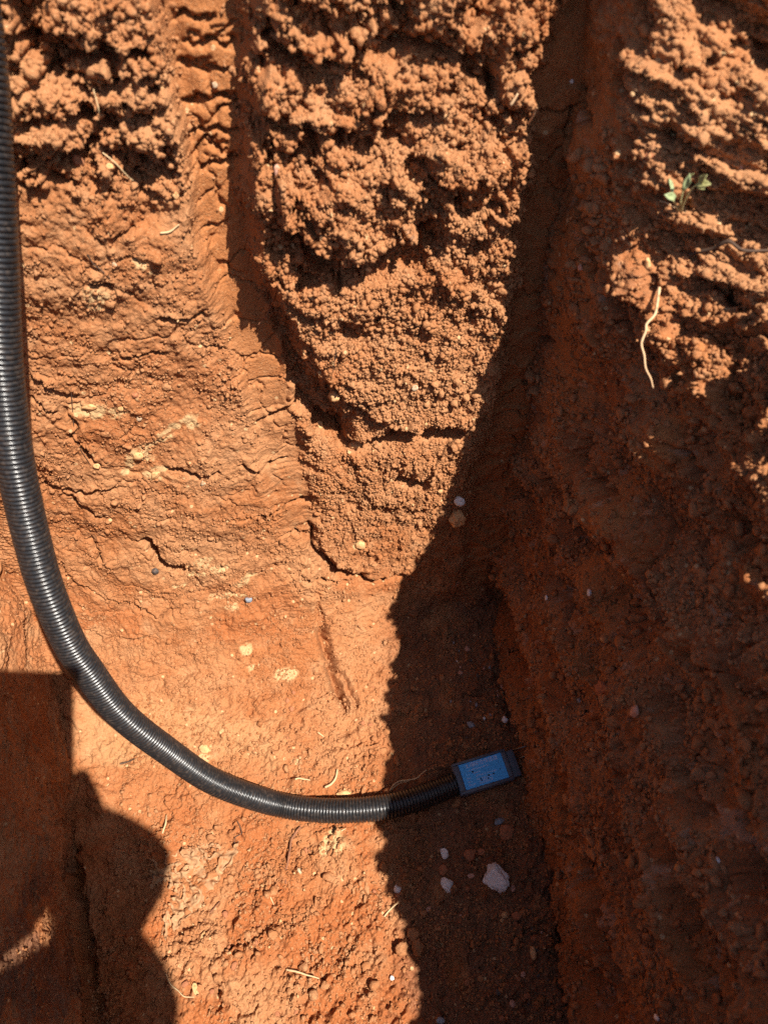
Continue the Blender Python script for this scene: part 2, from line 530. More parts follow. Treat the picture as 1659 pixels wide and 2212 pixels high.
M.stroke([(845, 1015), (880, 1030), (930, 1032)], .008, .010)
M.stroke([(672, 1130), (688, 1190), (740, 1232), (800, 1250), (890, 1243)], .005, .013, lip=.007, lipw=.02, drop=.008, dropw=.015)
M.stroke([(690, 1345), (700, 1390), (712, 1440), (724, 1480), (752, 1540)], .0056, .024, lip=.003, lipw=.012, warp=.45)
M.stroke([(748, 1540), (722, 1480), (708, 1420), (690, 1330), (668, 1200)], .004, .003, lip=.010, lipw=.030, warp=1.5)
M.stroke([(712, 1440), (735, 1455), (760, 1500), (775, 1530)], .003, .010, warp=.6)
M.stroke([(690, 1345), (682, 1310), (690, 1290)], .004, .010, warp=1.2)
M.stroke([(640, 850), (700, 905), (760, 935)], .006, .010, lip=.006)
# left part: hollows of the crumbly top and the named cracks
for p, w, d, l in (
    ([(10, 75), (90, 95), (150, 120), (255, 95)], .007, .014, .010),
    ([(20, 175), (110, 165), (200, 190), (330, 150)], .006, .012, .008),
    ([(20, 255), (110, 235), (220, 250), (360, 215)], .007, .014, .010),
    ([(25, 330), (120, 320), (190, 300), (300, 330), (395, 370)], .009, .018, .012),
    ([(25, 385), (100, 378), (170, 384)], .003, .008, .005)):
    M.stroke(p, w, d, lip=l, lipw=.018, drop=d * .5, dropw=.018)
M.blob(325, 462, .011, -.012)
for p, w, d, l in (
    ([(310, 1168), (335, 1200), (360, 1222), (415, 1232)], .0058, .015, .006),
    ([(60, 810), (90, 818), (130, 845), (158, 860)], .0022, .007, .004),
    ([(62, 850), (100, 880), (130, 890)], .0020, .007, .003),
    ([(90, 1048), (150, 1056), (200, 1060), (255, 1048)], .0022, .007, .003),
    ([(140, 1066), (190, 1098), (228, 1118)], .0028, .009, .004),
    ([(150, 880), (165, 940), (195, 985), (215, 1005)], .0018, .005, .002),
    ([(355, 1005), (400, 1020), (440, 1028), (470, 1015)], .0026, .008, .003),
    ([(130, 1205), (170, 1255), (220, 1285), (270, 1300), (340, 1330), (400, 1310)], .0022, .007, .003),
    ([(245, 1370), (290, 1380), (330, 1372)], .0022, .007, .003),
    ([(180, 1350), (215, 1372), (222, 1380)], .0022, .007, .003),
    ([(190, 1160), (225, 1210), (252, 1230)], .0022, .008, .003),
    ([(560, 930), (620, 880), (650, 870)], .0026, .008, .003),
    ([(520, 1005), (560, 1015), (620, 1000)], .0020, .007, .003),
    ([(560, 1110), (620, 1090), (680, 1085)], .0020, .006, .002),
    ([(590, 1160), (640, 1150), (680, 1170)], .0020, .006, .002),
    ([(640, 1240), (690, 1250), (760, 1262)], .0020, .006, .003),
    ([(240, 300), (300, 410), (340, 420)], .0022, .006, .003),
    ([(200, 600), (235, 610), (245, 625)], .0018, .005, .002),
    ([(340, 690), (400, 680), (450, 672)], .0018, .005, .002),
    ([(260, 780), (330, 760), (370, 770)], .0018, .005, .002),
    ([(300, 480), (270, 500), (240, 520)], .0018, .005, .002)):
    M.stroke(p, w * 1.25, d * 1.7, lip=l * 1.5, lipw=.013, warp=1.4)

# floor: low crusts, crumbs, a trampled unevenness and the slab by the lower edge
fl_c = floor * (1 - .7 * M.mask([(160, 1480), (480, 1500), (620, 1560), (600, 1690), (460, 1600), (330, 1640), (210, 1640)], .03, 3))
M.H += fl_c * (.9 * (crumbs(U, V, (.020, .011), 601, .40) + broken(U, V, (.022, .010), 641, .35)) * sst(-.2, .4, fbm(U / .05, V / .05, 3, 611)))
low = sst(.16, .02, V + .365)
M.H += floor * low * .9 * crumbs(U, V, (.008, .0045), 621, .62)
for poly, h in (([(455, 2092), (478, 2062), (520, 2040), (562, 2062), (556, 2150), (520, 2185), (478, 2150), (470, 2110)], .007),
                ([(680, 1800), (720, 1790), (750, 1815), (740, 1860), (690, 1858)], .003),
                ([(855, 2020), (905, 2022), (912, 2060), (868, 2066)], .003),
                ([(260, 1500), (440, 1540), (600, 1560), (600, 1650), (440, 1570), (300, 1560)], .003)):
    M.H += M.mask(poly, .0022, 1.0) * h
for p, w, d in (([(470, 2120), (474, 2150), (480, 2180)], .004, .010), ([(455, 2095), (490, 2055), (530, 2035)], .002, .006),
                ([(262, 1650), (275, 1642), (290, 1640)], .003, .006), ([(404, 2160), (420, 2130)], .003, .006),
                ([(690, 2135), (705, 2120)], .004, .008), ([(500, 2200), (560, 2190)], .002, .005)):
    M.stroke(p, w, d, warp=1.0)

M.stroke([(140, 1780), (156, 1860), (168, 1930), (182, 2010), (198, 2110), (220, 2230)], .007, .030, warp=1.2)
M.stroke([(385, 2010), (430, 1995), (470, 1990)], .003, .007, lip=.004, lipw=.015)
M.stroke([(300, 1900), (345, 1885), (400, 1890)], .003, .007, lip=.004, lipw=.015)
M.stroke([(330, 2070), (400, 2050), (450, 2060)], .003, .007, lip=.004, lipw=.015)
# colour zones of the soil, and shade painted into the floor strip
M.A['red'] = np.clip(floor * (.25 + .7 * sst(-.10, -.27, V)) * sst(-.5, .3, fbm(U / .08, V / .08, 4, 701)) + .9 * sst(.22, .02, V) * wall * sst(-.15, .25, fbm(U / .1, V / .1, 3, 711))
                     + .55 * M.mask([(180, 820), (330, 740), (520, 800), (480, 880), (300, 1010), (200, 960)], .02, 4), 0, 1)
M.A['pale'] = .20 * M.mask([(170, 1490), (330, 1500), (480, 1545), (600, 1560), (605, 1650), (520, 1650), (470, 1600), (330, 1660), (215, 1660), (165, 1600)], .012, 3)
M.A['smear'] = np.clip(g1 * sst(.3, .5, V) * .9 + g2 * .8, 0, 1)
M.A['damp_shade'] = np.clip(g2 * .5 + floor * sst(-.02, .06, U) * .95 * sst(-.9, .0, fbm(U / .05, V / .05, 3, 715)), 0, .8)  # floor right of the shadow edge painted darker to deepen the cast shadow
for px, py, r, ry in ((195, 882, .016, .009), (260, 890, .010, .006), (415, 915, .008, .006), (345, 1010, .011, .005), (300, 985, .009, .007),
                      (210, 640, .010, .012), (300, 560, .007, .006), (335, 1030, .006, .006), (520, 1255, .016, .008), (480, 1290, .014, .005),
                      (530, 1400, .010, .010), (440, 1210, .012, .009), (720, 850, .006, .005), (770, 950, .007, .005), (780, 1170, .006, .005),
                      (985, 1110, .006, .008), (850, 885, .005, .004), (440, 1640, .012, .009), (545, 1440, .009, .006), (715, 1825, .015, .012),
                      (620, 1455, .012, .010), (500, 1310, .01, .006), (380, 930, .005, .003), (350, 955, .007, .003), (640, 1650, .008, .004), (270, 1015, .007, .005), (286, 1000, .008, .006), (302, 983, .009, .007), (320, 966, .008, .006), (338, 950, .006, .005),
                      (352, 937, .006, .004), (372, 926, .005, .004), (398, 916, .005, .003), (430, 1240, .012, .006), (470, 1225, .010, .006), (515, 1285, .010, .006), (545, 1240, .007, .006), (390, 1265, .008, .004)):
    M.blob(px, py, r, .8, 'pale', ry, 1.6)
for px, py, r in ((865, 480, .006), (985, 1260, .004)):
    M.blob(px, py, r, .35, 'white')
M.finish()

cut = int(np.searchsorted(M.v, .0))
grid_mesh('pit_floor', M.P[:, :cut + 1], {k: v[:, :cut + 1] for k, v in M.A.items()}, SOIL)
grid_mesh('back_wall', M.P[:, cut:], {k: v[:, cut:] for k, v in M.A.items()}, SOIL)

# ------------------------------------------------------------------ right wall: shaded face, then a crumbly lit shoulder
YB = [-.7, -.26, -.074, .056, .142, .226, .354, .40, .44, .50, .62]
XB = [.30, .235, .2046, .187, .163, .1565, .150, .146, .144, .142, .142]
LN = [.12, .08, .07, .10, .15, .16, .085, .04, -.01, -.02, -.02]
YZ = [-.7, -.24, -.16, -.11, -.06, .03, .10, .18, .24, .295, .33, .355, .39, .445, .50, .62]
ZC = [.55, .525, .515, .505, .575, .54, .52, .515, .53, .535, .505, .500, .555, .68, .80, .84]
def sm_interp(y, ys, vs):
    r = 0
    for o in (-.035, -.018, 0, .018, .035):
        r = r + np.interp(y + o, ys, vs)
    return r / 5
def right_fn(y, b):
    xb, ln, zc = sm_interp(y, YB, XB), sm_interp(y, YB, LN), sm_interp(y, YZ, ZC)
    over = softplus(b - zc, .018)
    far = softplus(b - zc - .34, .03)
    x = xb + ln * b + over * (.82 - ln) + far * .18
    z = b - over * .40 - far * .54
    return np.stack([x, y + 0 * b, z], -1)
RW = Sheet(-.70, .85, (.0009, -.16, .50), -.03, 1.30, (.00095, -.01, .95), right_fn, 2)
U, V = RW.U, RW.V
VC = V * 1.1
RW.Nn = -RW.Nn if RW.Nn[10, 300, 0] > 0 else RW.Nn
zc_ = sm_interp(U, YZ, ZC)
shoulder = sst(-.05, .03, V - zc_)
face = 1 - shoulder
shoulder_w = shoulder
RW.H += .014 * fbm(U / .16, V / .10, 3, 1021) + .008 * fbm(U / .05, V / .05, 5, 1031, .55)
# flutes left by the bucket, running along the wall and dipping towards the back corner
ph = V * 1.0 + U * .25 + .02 * fbm(U / .2, V / .2, 3, 1041)
RW.H += face * .011 * np.sin(ph / .085 * 2 * np.pi) * sst(-.3, .4, fbm(U / .2, V / .2, 2, 1042))
corner = sst(.36, .44, U) * sst(.12, .4, V)
RW.H *= (1 - .6 * corner * face)
band = RW.mask([(1530, 700), (1590, 780), (1470, 920), (1400, 1040), (1340, 1180), (1290, 1340), (1300, 1500), (1250, 1500), (1240, 1330), (1290, 1120), (1370, 960), (1440, 850)], .010, 2.0)
strip = RW.mask([(1250, -100), (1340, 150), (1330, 450), (1300, 640), (1250, 900), (1180, 1060), (1200, 600), (1230, 200)], .010, 1.5)
smooth = np.clip(band + strip, 0, 1)
RW.H += band * .006
cr = np.clip(.55 + .65 * shoulder - .55 * smooth, .08, 1.4)
RW.H += shoulder * (crumbs(U, V, (.050, .028), 1101, .55) + crumbs(U, V, (.016, .009), 1121, .6) + broken(U, V, (.060, .032), 1122, .30) - .014)
RW.H += .010 * fbm(U / .045, V / .06, 4, 1125) * sst(-.12, -.02, V - zc_)
for px, py, r, a in ((1440, 195, .016, .010), (1590, 130, .026, .010), (1370, 590, .014, .012), (1620, 690, .026, .012),
                     (1500, 200, .018, -.018), (1490, 70, .022, -.022), (1640, 20, .022, -.016), (1450, 330, .012, -.010)):
    RW.blob(px, py, r, a, None, None, 2.0)
RW.H -= shoulder * .013 * sst(.15, .55, fbm(U / .045, V / .04, 4, 1131))
RW.H += cr * face * broken(U, VC, (.055, .028, .014, .007), 1161, .15)
RW.H += cr * crumbs(U, VC, (.030, .018), 1151, .22) * face * sst(-.2, .4, fbm(U / .07, V / .07, 3, 1152))
RW.H += (.0022 * fbm(U / .018, VC / .018, 6, 1191, .62)) * cr
RW.H += cr * crumbs(U, VC, (.013, .0075), 1201, .38) * (.3 + .7 * sst(-.35, .45, fbm(U / .04, V / .04, 4, 1221)))
RW.H += (.3 + .7 * np.clip(cr, 0, 1)) * crumbs(U, VC, (.0066, .0042, .0028), 1301, .62)
for seed, su, sv, dep, msk in ((1511, .022, .040, .004, smooth), (1531, .05, .06, .008, face * (1 - smooth))):
    wx = U + .5 * V * (seed == 1511) + .012 * fbm(U / .03, V / .03, 4, seed + 1); wy = V + .010 * fbm(U / .03 + 9, V / .03, 4, seed + 2)
    f1, f2, _ = cells(wx / su, wy / sv, seed)
    RW.H -= dep * np.exp(-((f2 - f1) / .05) ** 2) * msk * sst(-.1, .3, fbm(U / .06, V / .06, 3, seed + 3))
for p, w, d, l in (([(1185, 1640), (1215, 1720), (1245, 1800), (1290, 1930), (1320, 2060), (1345, 2212)], .006, .016, .010),
                   ([(1150, 1020), (1200, 1060), (1252, 1100)], .005, .014, .006), ([(1262, 930), (1262, 1000), (1300, 1040), (1350, 1085)], .005, .014, .008),
                   ([(1330, 1860), (1352, 1920), (1378, 1985), (1392, 2030)], .008, .020, .012), ([(1430, 1760), (1462, 1850), (1490, 1960), (1510, 2080), (1560, 2212)], .005, .012, .010),
                   ([(1265, 1380), (1290, 1480), (1325, 1600), (1350, 1680)], .005, .010, .008), ([(1390, 1150), (1430, 1260), (1480, 1380), (1560, 1500)], .006, .012, .012),
                   ([(1440, 960), (1500, 1060), (1580, 1150), (1680, 1240)], .006, .012, .012), ([(1560, 1380), (1600, 1480), (1640, 1560)], .005, .010, .008),
                   ([(1210, 1240), (1230, 1330), (1250, 1420)], .005, .010, .008), ([(1440, 1480), (1470, 1600), (1500, 1700), (1540, 1790)], .006, .012, .010),
                   ([(1580, 1750), (1600, 1880), (1640, 2000)], .006, .012, .010), ([(1310, 560), (1350, 640), (1380, 720)], .005, .010, .006),
                   ([(1230, 420), (1265, 520), (1290, 600)], .004, .010, .004), ([(1215, 180), (1250, 210), (1290, 275)], .004, .012, .004),
                   ([(1225, 230), (1240, 300), (1245, 400)], .004, .012, .003), ([(1310, 90), (1350, 160), (1400, 230)], .005, .012, .006)):
    RW.stroke(p, w, d * 1.3, lip=l * .5, lipw=.014, warp=2.2)
for poly in ([(1290, 1180), (1340, 1200), (1335, 1330), (1300, 1520), (1262, 1500), (1280, 1350)], [(1560, 1600), (1600, 1660), (1610, 1760), (1570, 1750)], [(1440, 1980), (1500, 2000), (1560, 2150), (1490, 2140)],
             [(1110, 1500), (1160, 1480), (1200, 1640), (1250, 1800), (1300, 2000), (1260, 2040), (1200, 1860), (1140, 1680)], [(1440, 860), (1500, 900), (1450, 1010), (1400, 1000)]):
    smooth = np.clip(smooth + .8 * RW.mask(poly, .008, 2.5), 0, 1)
RW.A['damp_shade'] = np.clip(face * (1 - smooth) * (.34 * sst(.0, .30, fbm(U / .07, VC / .07, 6, 1601, .6))) * sst(.02, .18, V), 0, .9)
RW.A['red'] = np.clip(sst(.22, .02, V) * .9 + .75 * face * sst(-.3, .3, fbm(U / .05, V / .05, 4, 1611)), 0, 1)
shoulder_w = shoulder * (1 - .5 * smooth)
RW.A['smear'] = np.clip(smooth * .95, 0, 1)
RW.A['white'] = np.clip((.38 * sst(.55, .9, fbm(U / .018, VC / .018, 6, 1621, .65)) * face), 0, 1)
for px, py, r, ry in ((1200, 1225, .008, .010), (1225, 1260, .006, .010), (1270, 1290, .010, .014), (1285, 1190, .006, .010), (1210, 1300, .006, .006), (1165, 1230, .004, .006),
                      (1315, 1985, .012, .012), (1330, 2005, .006, .006), (1375, 1545, .010, .012), (1430, 1720, .012, .014), (1560, 1780, .012, .012), (1590, 1660, .006, .010),
                      (1460, 1800, .006, .008), (1540, 1590, .010, .012), (1400, 2060, .008, .012), (1620, 1900, .010, .008), (1275, 1400, .006, .008), (1245, 1345, .005, .006), (1640, 2100, .01, .01), (1225, 2150, .006, .006)):
    RW.blob(px, py, r * .8, .42, 'white', ry * .8, 3.0)
RW.finish()
grid_mesh('right_wall', RW.P, RW.A, SOIL)

# ------------------------------------------------------------------ left wall
def left_fn(y, b):
    xb = np.interp(y, [-.7, -.074, .152, .30, .5], [-.17, -.292, -.358, -.402, -.44])
    over = softplus(b - .70, .02)
    x = xb - .10 * b - over * .8
    z = b - over * .9
    return np.stack([x, y + 0 * b, z], -1)
LW = Sheet(-.70, .80, (.0012, -.14, .34), -.03, 1.12, (.0012, -.01, .40), left_fn, 3)
U, V = LW.U, LW.V
LW.Nn = -LW.Nn if LW.Nn[10, 200, 0] < 0 else LW.Nn
LW.H += .010 * fbm(U / .14, V / .10, 3, 2021) + .004 * fbm(U / .05, V / .05, 4, 2031)
LW.H -= .016 * sst(.06, .0, V) * sst(.16, .05, U)                 # undercut along its foot
LW.H += crumbs(U, V, (.014, .0075), 2201, .45) * (.2 + .6 * sst(-.35, .45, fbm(U / .04, V / .04, 4, 2221)))
LW.H += crumbs(U, V, (.0044, .003), 2301, .5)
ph = V / .012 + .9 * fbm(U / .05, V / .02, 4, 2401); fr = ph - np.floor(ph)
LW.H += fr ** 1.6 * .003 * sst(-.1, .3, fbm(U / .05, V / .05, 3, 2411))
LW.A['red'] = np.clip(.5 * sst(-.1, .4, fbm(U / .08, V / .08, 3, 2501)), 0, 1)
LW.A['damp_shade'] = np.clip(.9 * sst(.12, .02, U) * sst(-.4, .2, fbm(U / .06, V / .06, 3, 2511)), 0, 1)  # noisy darker soil colour towards the near end of the wall
LW.finish()
grid_mesh('left_wall', LW.P, LW.A, SOIL)

# ------------------------------------------------------------------ near wall (under the photographer) and the ground around
def front_fn(x, b):
    over = softplus(b - .70, .02)
    return np.stack([x, -.44 - .08 * b - over * .8, b - over * .9], -1)
FW = Sheet(-.75, .95, .006, -.03, 1.10, .006, front_fn, 4)
FW.Nn = -FW.Nn if FW.Nn[10, 30, 1] < 0 else FW.Nn
FW.H += .012 * fbm(FW.U / .12, FW.V / .1, 4, 3021) + crumbs(FW.U, FW.V, (.05, .025), 3101, .4)
FW.finish()
grid_mesh('near_wall', FW.P, FW.A, SOIL)

def ground_fn(a, r):
    """rings round the pit, from the rim out to the horizon"""
    x, y = np.cos(a), np.sin(a)
    k = 1 / (np.abs(x) ** 8 + np.abs(y) ** 8) ** .125
    return np.stack([.06 + x * k * (.56 + r), .04 + y * k * (.58 + r), .735 + 0 * r], -1)
aa = np.linspace(0, 2 * np.pi, 420)
rr = np.concatenate([np.linspace(0, 1.2, 70), np.geomspace(1.25, 60, 50)])
A_, R_ = np.meshgrid(aa, rr, indexing='ij')
GP = ground_fn(A_, R_)
gh = .035 * fbm(GP[..., 0] / .4, GP[..., 1] / .4, 4, 4001) + crumbs(GP[..., 0], GP[..., 1], (.14, .06), 4101, .35)
gh = gh * sst(60, 3, R_)
gh[-1] = gh[0]
GP[..., 2] += gh
z0 = {k: np.zeros(A_.shape, np.float32) for k in ('red', 'damp_shade', 'smear', 'pale', 'white')}
grid_mesh('ground', GP, z0, SOIL)

#OBJECTS
# ================================================================== things in the pit
from mathutils import noise as mnoise

SHEETS = {'M': M, 'R': RW, 'L': LW}
def surf(px, py, sh='M', lift=0.0):
    return SHEETS[sh].point(px, py, lift)

def px_m(P):
    """metres per photo unit at a point"""
    f = P.y * cp - (P.z - CAM_H) * sp
    return f / FPX

def smooth_path(pts, step):
    """Catmull-Rom through the points, resampled at an even step"""
    P = [Vector(p) for p in pts]
    P = [2 * P[0] - P[1]] + P + [2 * P[-1] - P[-2]]
    out = []
    for i in range(1, len(P) - 2):
        for k in range(24):
            t = k / 24
            a, b, c, d = P[i - 1], P[i], P[i + 1], P[i + 2]
            out.append(.5 * ((2 * b) + (-a + c) * t + (2 * a - 5 * b + 4 * c - d) * t * t + (-a + 3 * b - 3 * c + d) * t ** 3))
    out.append(P[-2])
    L = [0.0]
    for i in range(1, len(out)): L.append(L[-1] + (out[i] - out[i - 1]).length)
    n = max(2, int(L[-1] / step) + 1)
    res = []; j = 0
    for k in range(n):
        s = L[-1] * k / (n - 1)
        while j < len(L) - 2 and L[j + 1] < s: j += 1
        t = (s - L[j]) / max(1e-9, L[j + 1] - L[j])
        res.append(out[j].lerp(out[j + 1], min(1, t)))
    return res, L[-1]

def frames(path):
    T = [(path[min(i + 1, len(path) - 1)] - path[max(i - 1, 0)]).normalized() for i in range(len(path))]
    n = T[0].orthogonal().normalized(); out = []
    for t in T:
        n = (n - t * n.dot(t)).normalized()
        out.append((n, t.cross(n)))
    return out

def tube(path, radii, seg=8):
    vs, fs = [], []
    fr = frames(path)
    for i, p in enumerate(path):
        a, b = fr[i]
        r = radii[i] if hasattr(radii, '__len__') else radii
        for k in range(seg):
            th = 2 * math.pi * k / seg
            vs.append(p + (a * math.cos(th) + b * math.sin(th)) * r)
    n = len(path)
    for i in range(n - 1):
        for k in range(seg):
            k2 = (k + 1) % seg
            fs.append((i * seg + k, i * seg + k2, (i + 1) * seg + k2, (i + 1) * seg + k))
    fs.append(tuple(range(seg))[::-1]); fs.append(tuple((n - 1) * seg + k for k in range(seg)))
    return vs, fs

# ---------------------------------------------------------------- corrugated hose
HOSE = simple_mat('black_ribbed_plastic', (.013, .013, .014), .30, .55, .3, 160, .15, .0006, dust=(.085, .062, .048), dust_lo=.42, dust_hi=1.05)
hose_px = [(-80, -260, .375), (-66, -120, .388), (-53, 0, .400), (-33, 200, .420), (-20, 400, .440), (-7, 600, .465), (3, 746, .485), (17, 871, .505),
           (32, 996, .525), (52, 1096, .545), (70, 1171, .560), (91, 1246, .575), (120, 1321, .595), (156, 1396, .620), (190, 1446, .640),
           (247, 1521, .675), (309, 1580, .710), (380, 1636, .750), (450, 1680, .780), (525, 1714, .803)]
hp = [Vector(q) for q in ((-1.6, -.35, .80), (-1.3, .0, .80), (-.95, .20, .83), (-.62, .22, .95), (-.36, .20, 1.02), (-.245, .25, .98))] + [at_depth(*q) for q in hose_px]
for px, py in ((600, 1737), (675, 1749), (750, 1751), (830, 1742), (905, 1721), (945, 1708), (978, 1697)):
    s_, _ = surf(px, py)
    hp.append(at_z(px, py, max(.0145, s_.z + .0135)))
HR = .0134
PITCH_H = .0036
path, hl = smooth_path(hp, PITCH_H / 8)
rad = []
for i in range(len(path)):
    f = (i / 8.0) % 1.0
    rad.append(HR * (1 + .02 * mnoise.noise(path[i] * 14)) - .0017 * (abs(f - .5) * 2) ** 3.2)
path = [p + Vector((mnoise.noise(p * 9), mnoise.noise(p * 9 + Vector((7, 0, 0))), 0)) * .003 for p in path]
v_, f_ = tube(path, rad, 36)
hose = link_mesh('corrugated_hose', v_, f_, HOSE)
tag(hose, 'long black corrugated plastic hose curving down the soil wall to the small blue-labelled box', 'hose')

# ---------------------------------------------------------------- soil sensor
BOXM = simple_mat('dark_grey_plastic', (.075, .088, .115), .45, .5, .15, 90, .1, .0003, dust=(.20, .11, .065), dust_lo=.62, dust_hi=.9)
LABM = simple_mat('blue_label', (.060, .430, .950), .45, .4, .06, 30, 0)
TXTM = simple_mat('label_print', (.55, .70, .92), .5, .4, .05, 30, 0)
STEEL = simple_mat('steel', (.14, .13, .12), .3, .5, .1, 60, 0)
STEEL.node_tree.nodes['Principled BSDF'].inputs['Metallic'].default_value = 1.0
DIRT = simple_mat('dark_soil_specks', (.022, .012, .008), .9, .1, .3, 200, 0)

fl_, _ = surf(1043, 1668)
ZB = max(0.0, fl_.z) - .002
HB = .021
zt = ZB + HB
c4 = [at_z(*q, zt) for q in ((973.8, 1649.3), (1097, 1614.1), (1106.3, 1683.9), (995.2, 1720.8))]
ctr = sum(c4, Vector()) / 4
ax = ((c4[1] - c4[0]) + (c4[2] - c4[3])).normalized()
ang = math.atan2(ax.y, ax.x)
BL_ = ((c4[1] - c4[0]).length + (c4[2] - c4[3]).length) / 2
BW_ = ((c4[3] - c4[0]).length + (c4[2] - c4[1]).length) / 2
sensor = empty('soil_sensor', (ctr.x, ctr.y, ZB))
sensor.rotation_euler = (0, 0, ang)
tag(sensor, 'small dark box with a blue printed label on the shaded pit floor', 'sensor')

def box_bm(bm, x0, x1, y0, y1, z0_, z1, bev, seg=3):
    r = bmesh.ops.create_cube(bm, size=1)
    for v in r['verts']:
        v.co = Vector(((x0 + x1) / 2 + v.co.x * (x1 - x0), (y0 + y1) / 2 + v.co.y * (y1 - y0), (z0_ + z1) / 2 + v.co.z * (z1 - z0_)))
    es = list({e for v in r['verts'] for e in v.link_edges})
    bmesh.ops.bevel(bm, geom=es, offset=bev, segments=seg, profile=.5, affect='EDGES')
def bm_obj(name, bm, mat, parent=None, smooth=True):
    me = bpy.data.meshes.new(name); bm.to_mesh(me); bm.free()
    me.materials.append(mat)
    if smooth: me.polygons.foreach_set('use_smooth', np.ones(len(me.polygons), bool))
    o = bpy.data.objects.new(name, me); COL.objects.link(o)
    if parent: o.parent = parent
    return o
hx, hy = BL_ / 2, BW_ / 2
bm = bmesh.new()
box_bm(bm, -hx, hx, -hy, hy, 0, HB - .0015, .0016)
# raised frame round the label
fw = .0050
LX0, LX1, LY0, LY1 = -hx + .0078, hx - .0060, -hy + .0042, hy - .0036
box_bm(bm, -hx + .0008, hx - .0008, LY1, hy - .0008, HB - .004, HB, .0006, 2)
box_bm(bm, -hx + .0008, hx - .0008, -hy + .0008, LY0, HB - .004, HB, .0006, 2)
box_bm(bm, -hx + .0008, LX0, LY0 + .0002, LY1 - .0002, HB - .004, HB - .0001, .0006, 2)
box_bm(bm, LX1, hx - .0008, LY0 + .0002, LY1 - .0002, HB - .004, HB - .0001, .0006, 2)
housing = bm_obj('housing', bm, BOXM, sensor)
bm = bmesh.new(); box_bm(bm, hx - .001, hx + .010, -hy + .003, hy - .003, .002, HB - .006, .0012)
bm_obj('probe_base', bm, BOXM, sensor)
bm = bmesh.new(); box_bm(bm, LX0 + .0002, LX1 - .0002, LY0 + .0002, LY1 - .0002, HB - .0022, HB - .0010, .0002, 1)
lab = bm_obj('label', bm, LABM, sensor, False)
lab['label'] = 'blue label with white print'
LZ = HB - .00085
def text_obj(s, size, x, y, name):
    cu = bpy.data.curves.new(name, 'FONT'); cu.body = s; cu.size = size; cu.extrude = 0.00006
    cu.align_x = 'LEFT'; cu.align_y = 'BOTTOM'
    t = bpy.data.objects.new('tmp_text', cu); COL.objects.link(t)
    dg = bpy.context.evaluated_depsgraph_get()
    me = bpy.data.meshes.new_from_object(t.evaluated_get(dg))
    bpy.data.objects.remove(t)
    me.materials.clear(); me.materials.append(TXTM)
    o = bpy.data.objects.new(name, me); COL.objects.link(o)
    o.parent = lab; o.location = (x, y, LZ)
    return o
lw_, lh_ = LX1 - LX0, LY1 - LY0
ti = text_obj('土壤综合传感器', lh_ * .20, LX0 + lw_ * .13, LY1 - lh_ * .245, 'title_text')
if len(ti.data.vertices):
    xs = [v.co.x for v in ti.data.vertices]
    if max(xs) > 0: ti.scale = (lw_ * .76 / max(xs), 1.0, 1)
# the small print is too fine to read in the photo: rows of tiny printed marks
bm = bmesh.new()
def marks(x, y, n, w, h, gap):
    for k in range(n):
        ww = w * R.uniform(.55, 1.0)
        for q in range(R.choice((1, 2, 2))):
            yy = y + h * (.55 * q) * R.uniform(.8, 1)
            box_bm2(bm, x, x + ww, yy, yy + h * R.uniform(.25, .42))
        x += w + gap
def box_bm2(bm, x0, x1, y0, y1):
    vs = [bm.verts.new((a, b, LZ + .00005)) for a, b in ((x0, y0), (x1, y0), (x1, y1), (x0, y1))]
    bm.faces.new(vs)
rows = [(.14, .66, 26, .020), (.10, .52, 3, .028), (.26, .52, 8, .022), (.10, .38, 3, .030), (.30, .39, 22, .022), (.10, .25, 3, .030), (.30, .26, 18, .022), (.10, .12, 5, .032), (.34, .17, 12, .026), (.34, .09, 10, .030)]
for fx, fy, n, w in rows:
    marks(LX0 + lw_ * fx, LY0 + lh_ * fy, n, lw_ * w * .8, lh_ * .055, lw_ * w * .2)
bm_obj('small_print', bm, TXTM, lab, False)
bm = bmesh.new()
for fx, fy, r in ((.26, .60, .0011), (.58, .30, .0012), (.69, .31, .0011), (.39, .27, .0009), (.40, .20, .0010), (.55, .20, .0010), (.86, .40, .0006)):
    m_ = Matrix.Translation((LX0 + lw_ * fx, LY0 + lh_ * fy, LZ + .0002)) @ Matrix.Diagonal((r, r * .8, r * .6, 1))
    bmesh.ops.create_icosphere(bm, subdivisions=2, radius=1, matrix=m_)
bm_obj('dirt_specks', bm, DIRT, lab)
# strain relief at the hose end, three steel needles at the other
sp_ = [Vector((-hx - .014 + .0005 * k, 0, HB * .5)) for k in range(31)]
rr_ = [.0108 + .0014 * math.cos(k / 31 * 4 * 2 * math.pi) for k in range(31)]
v_, f_ = tube(sp_, rr_, 28); link_mesh('cable_gland', v_, f_, HOSE, sensor)
for k in (-1, 0, 1):
    q0 = Vector((hx + .006, k * .0105 + .004, HB * .5)); q1 = q0 + Vector((.045, 0, 0))
    v_, f_ = tube([q0, q0.lerp(q1, .9), q1], [.0010, .0010, .0002], 10)
    link_mesh('needle', v_, f_, STEEL, sensor)

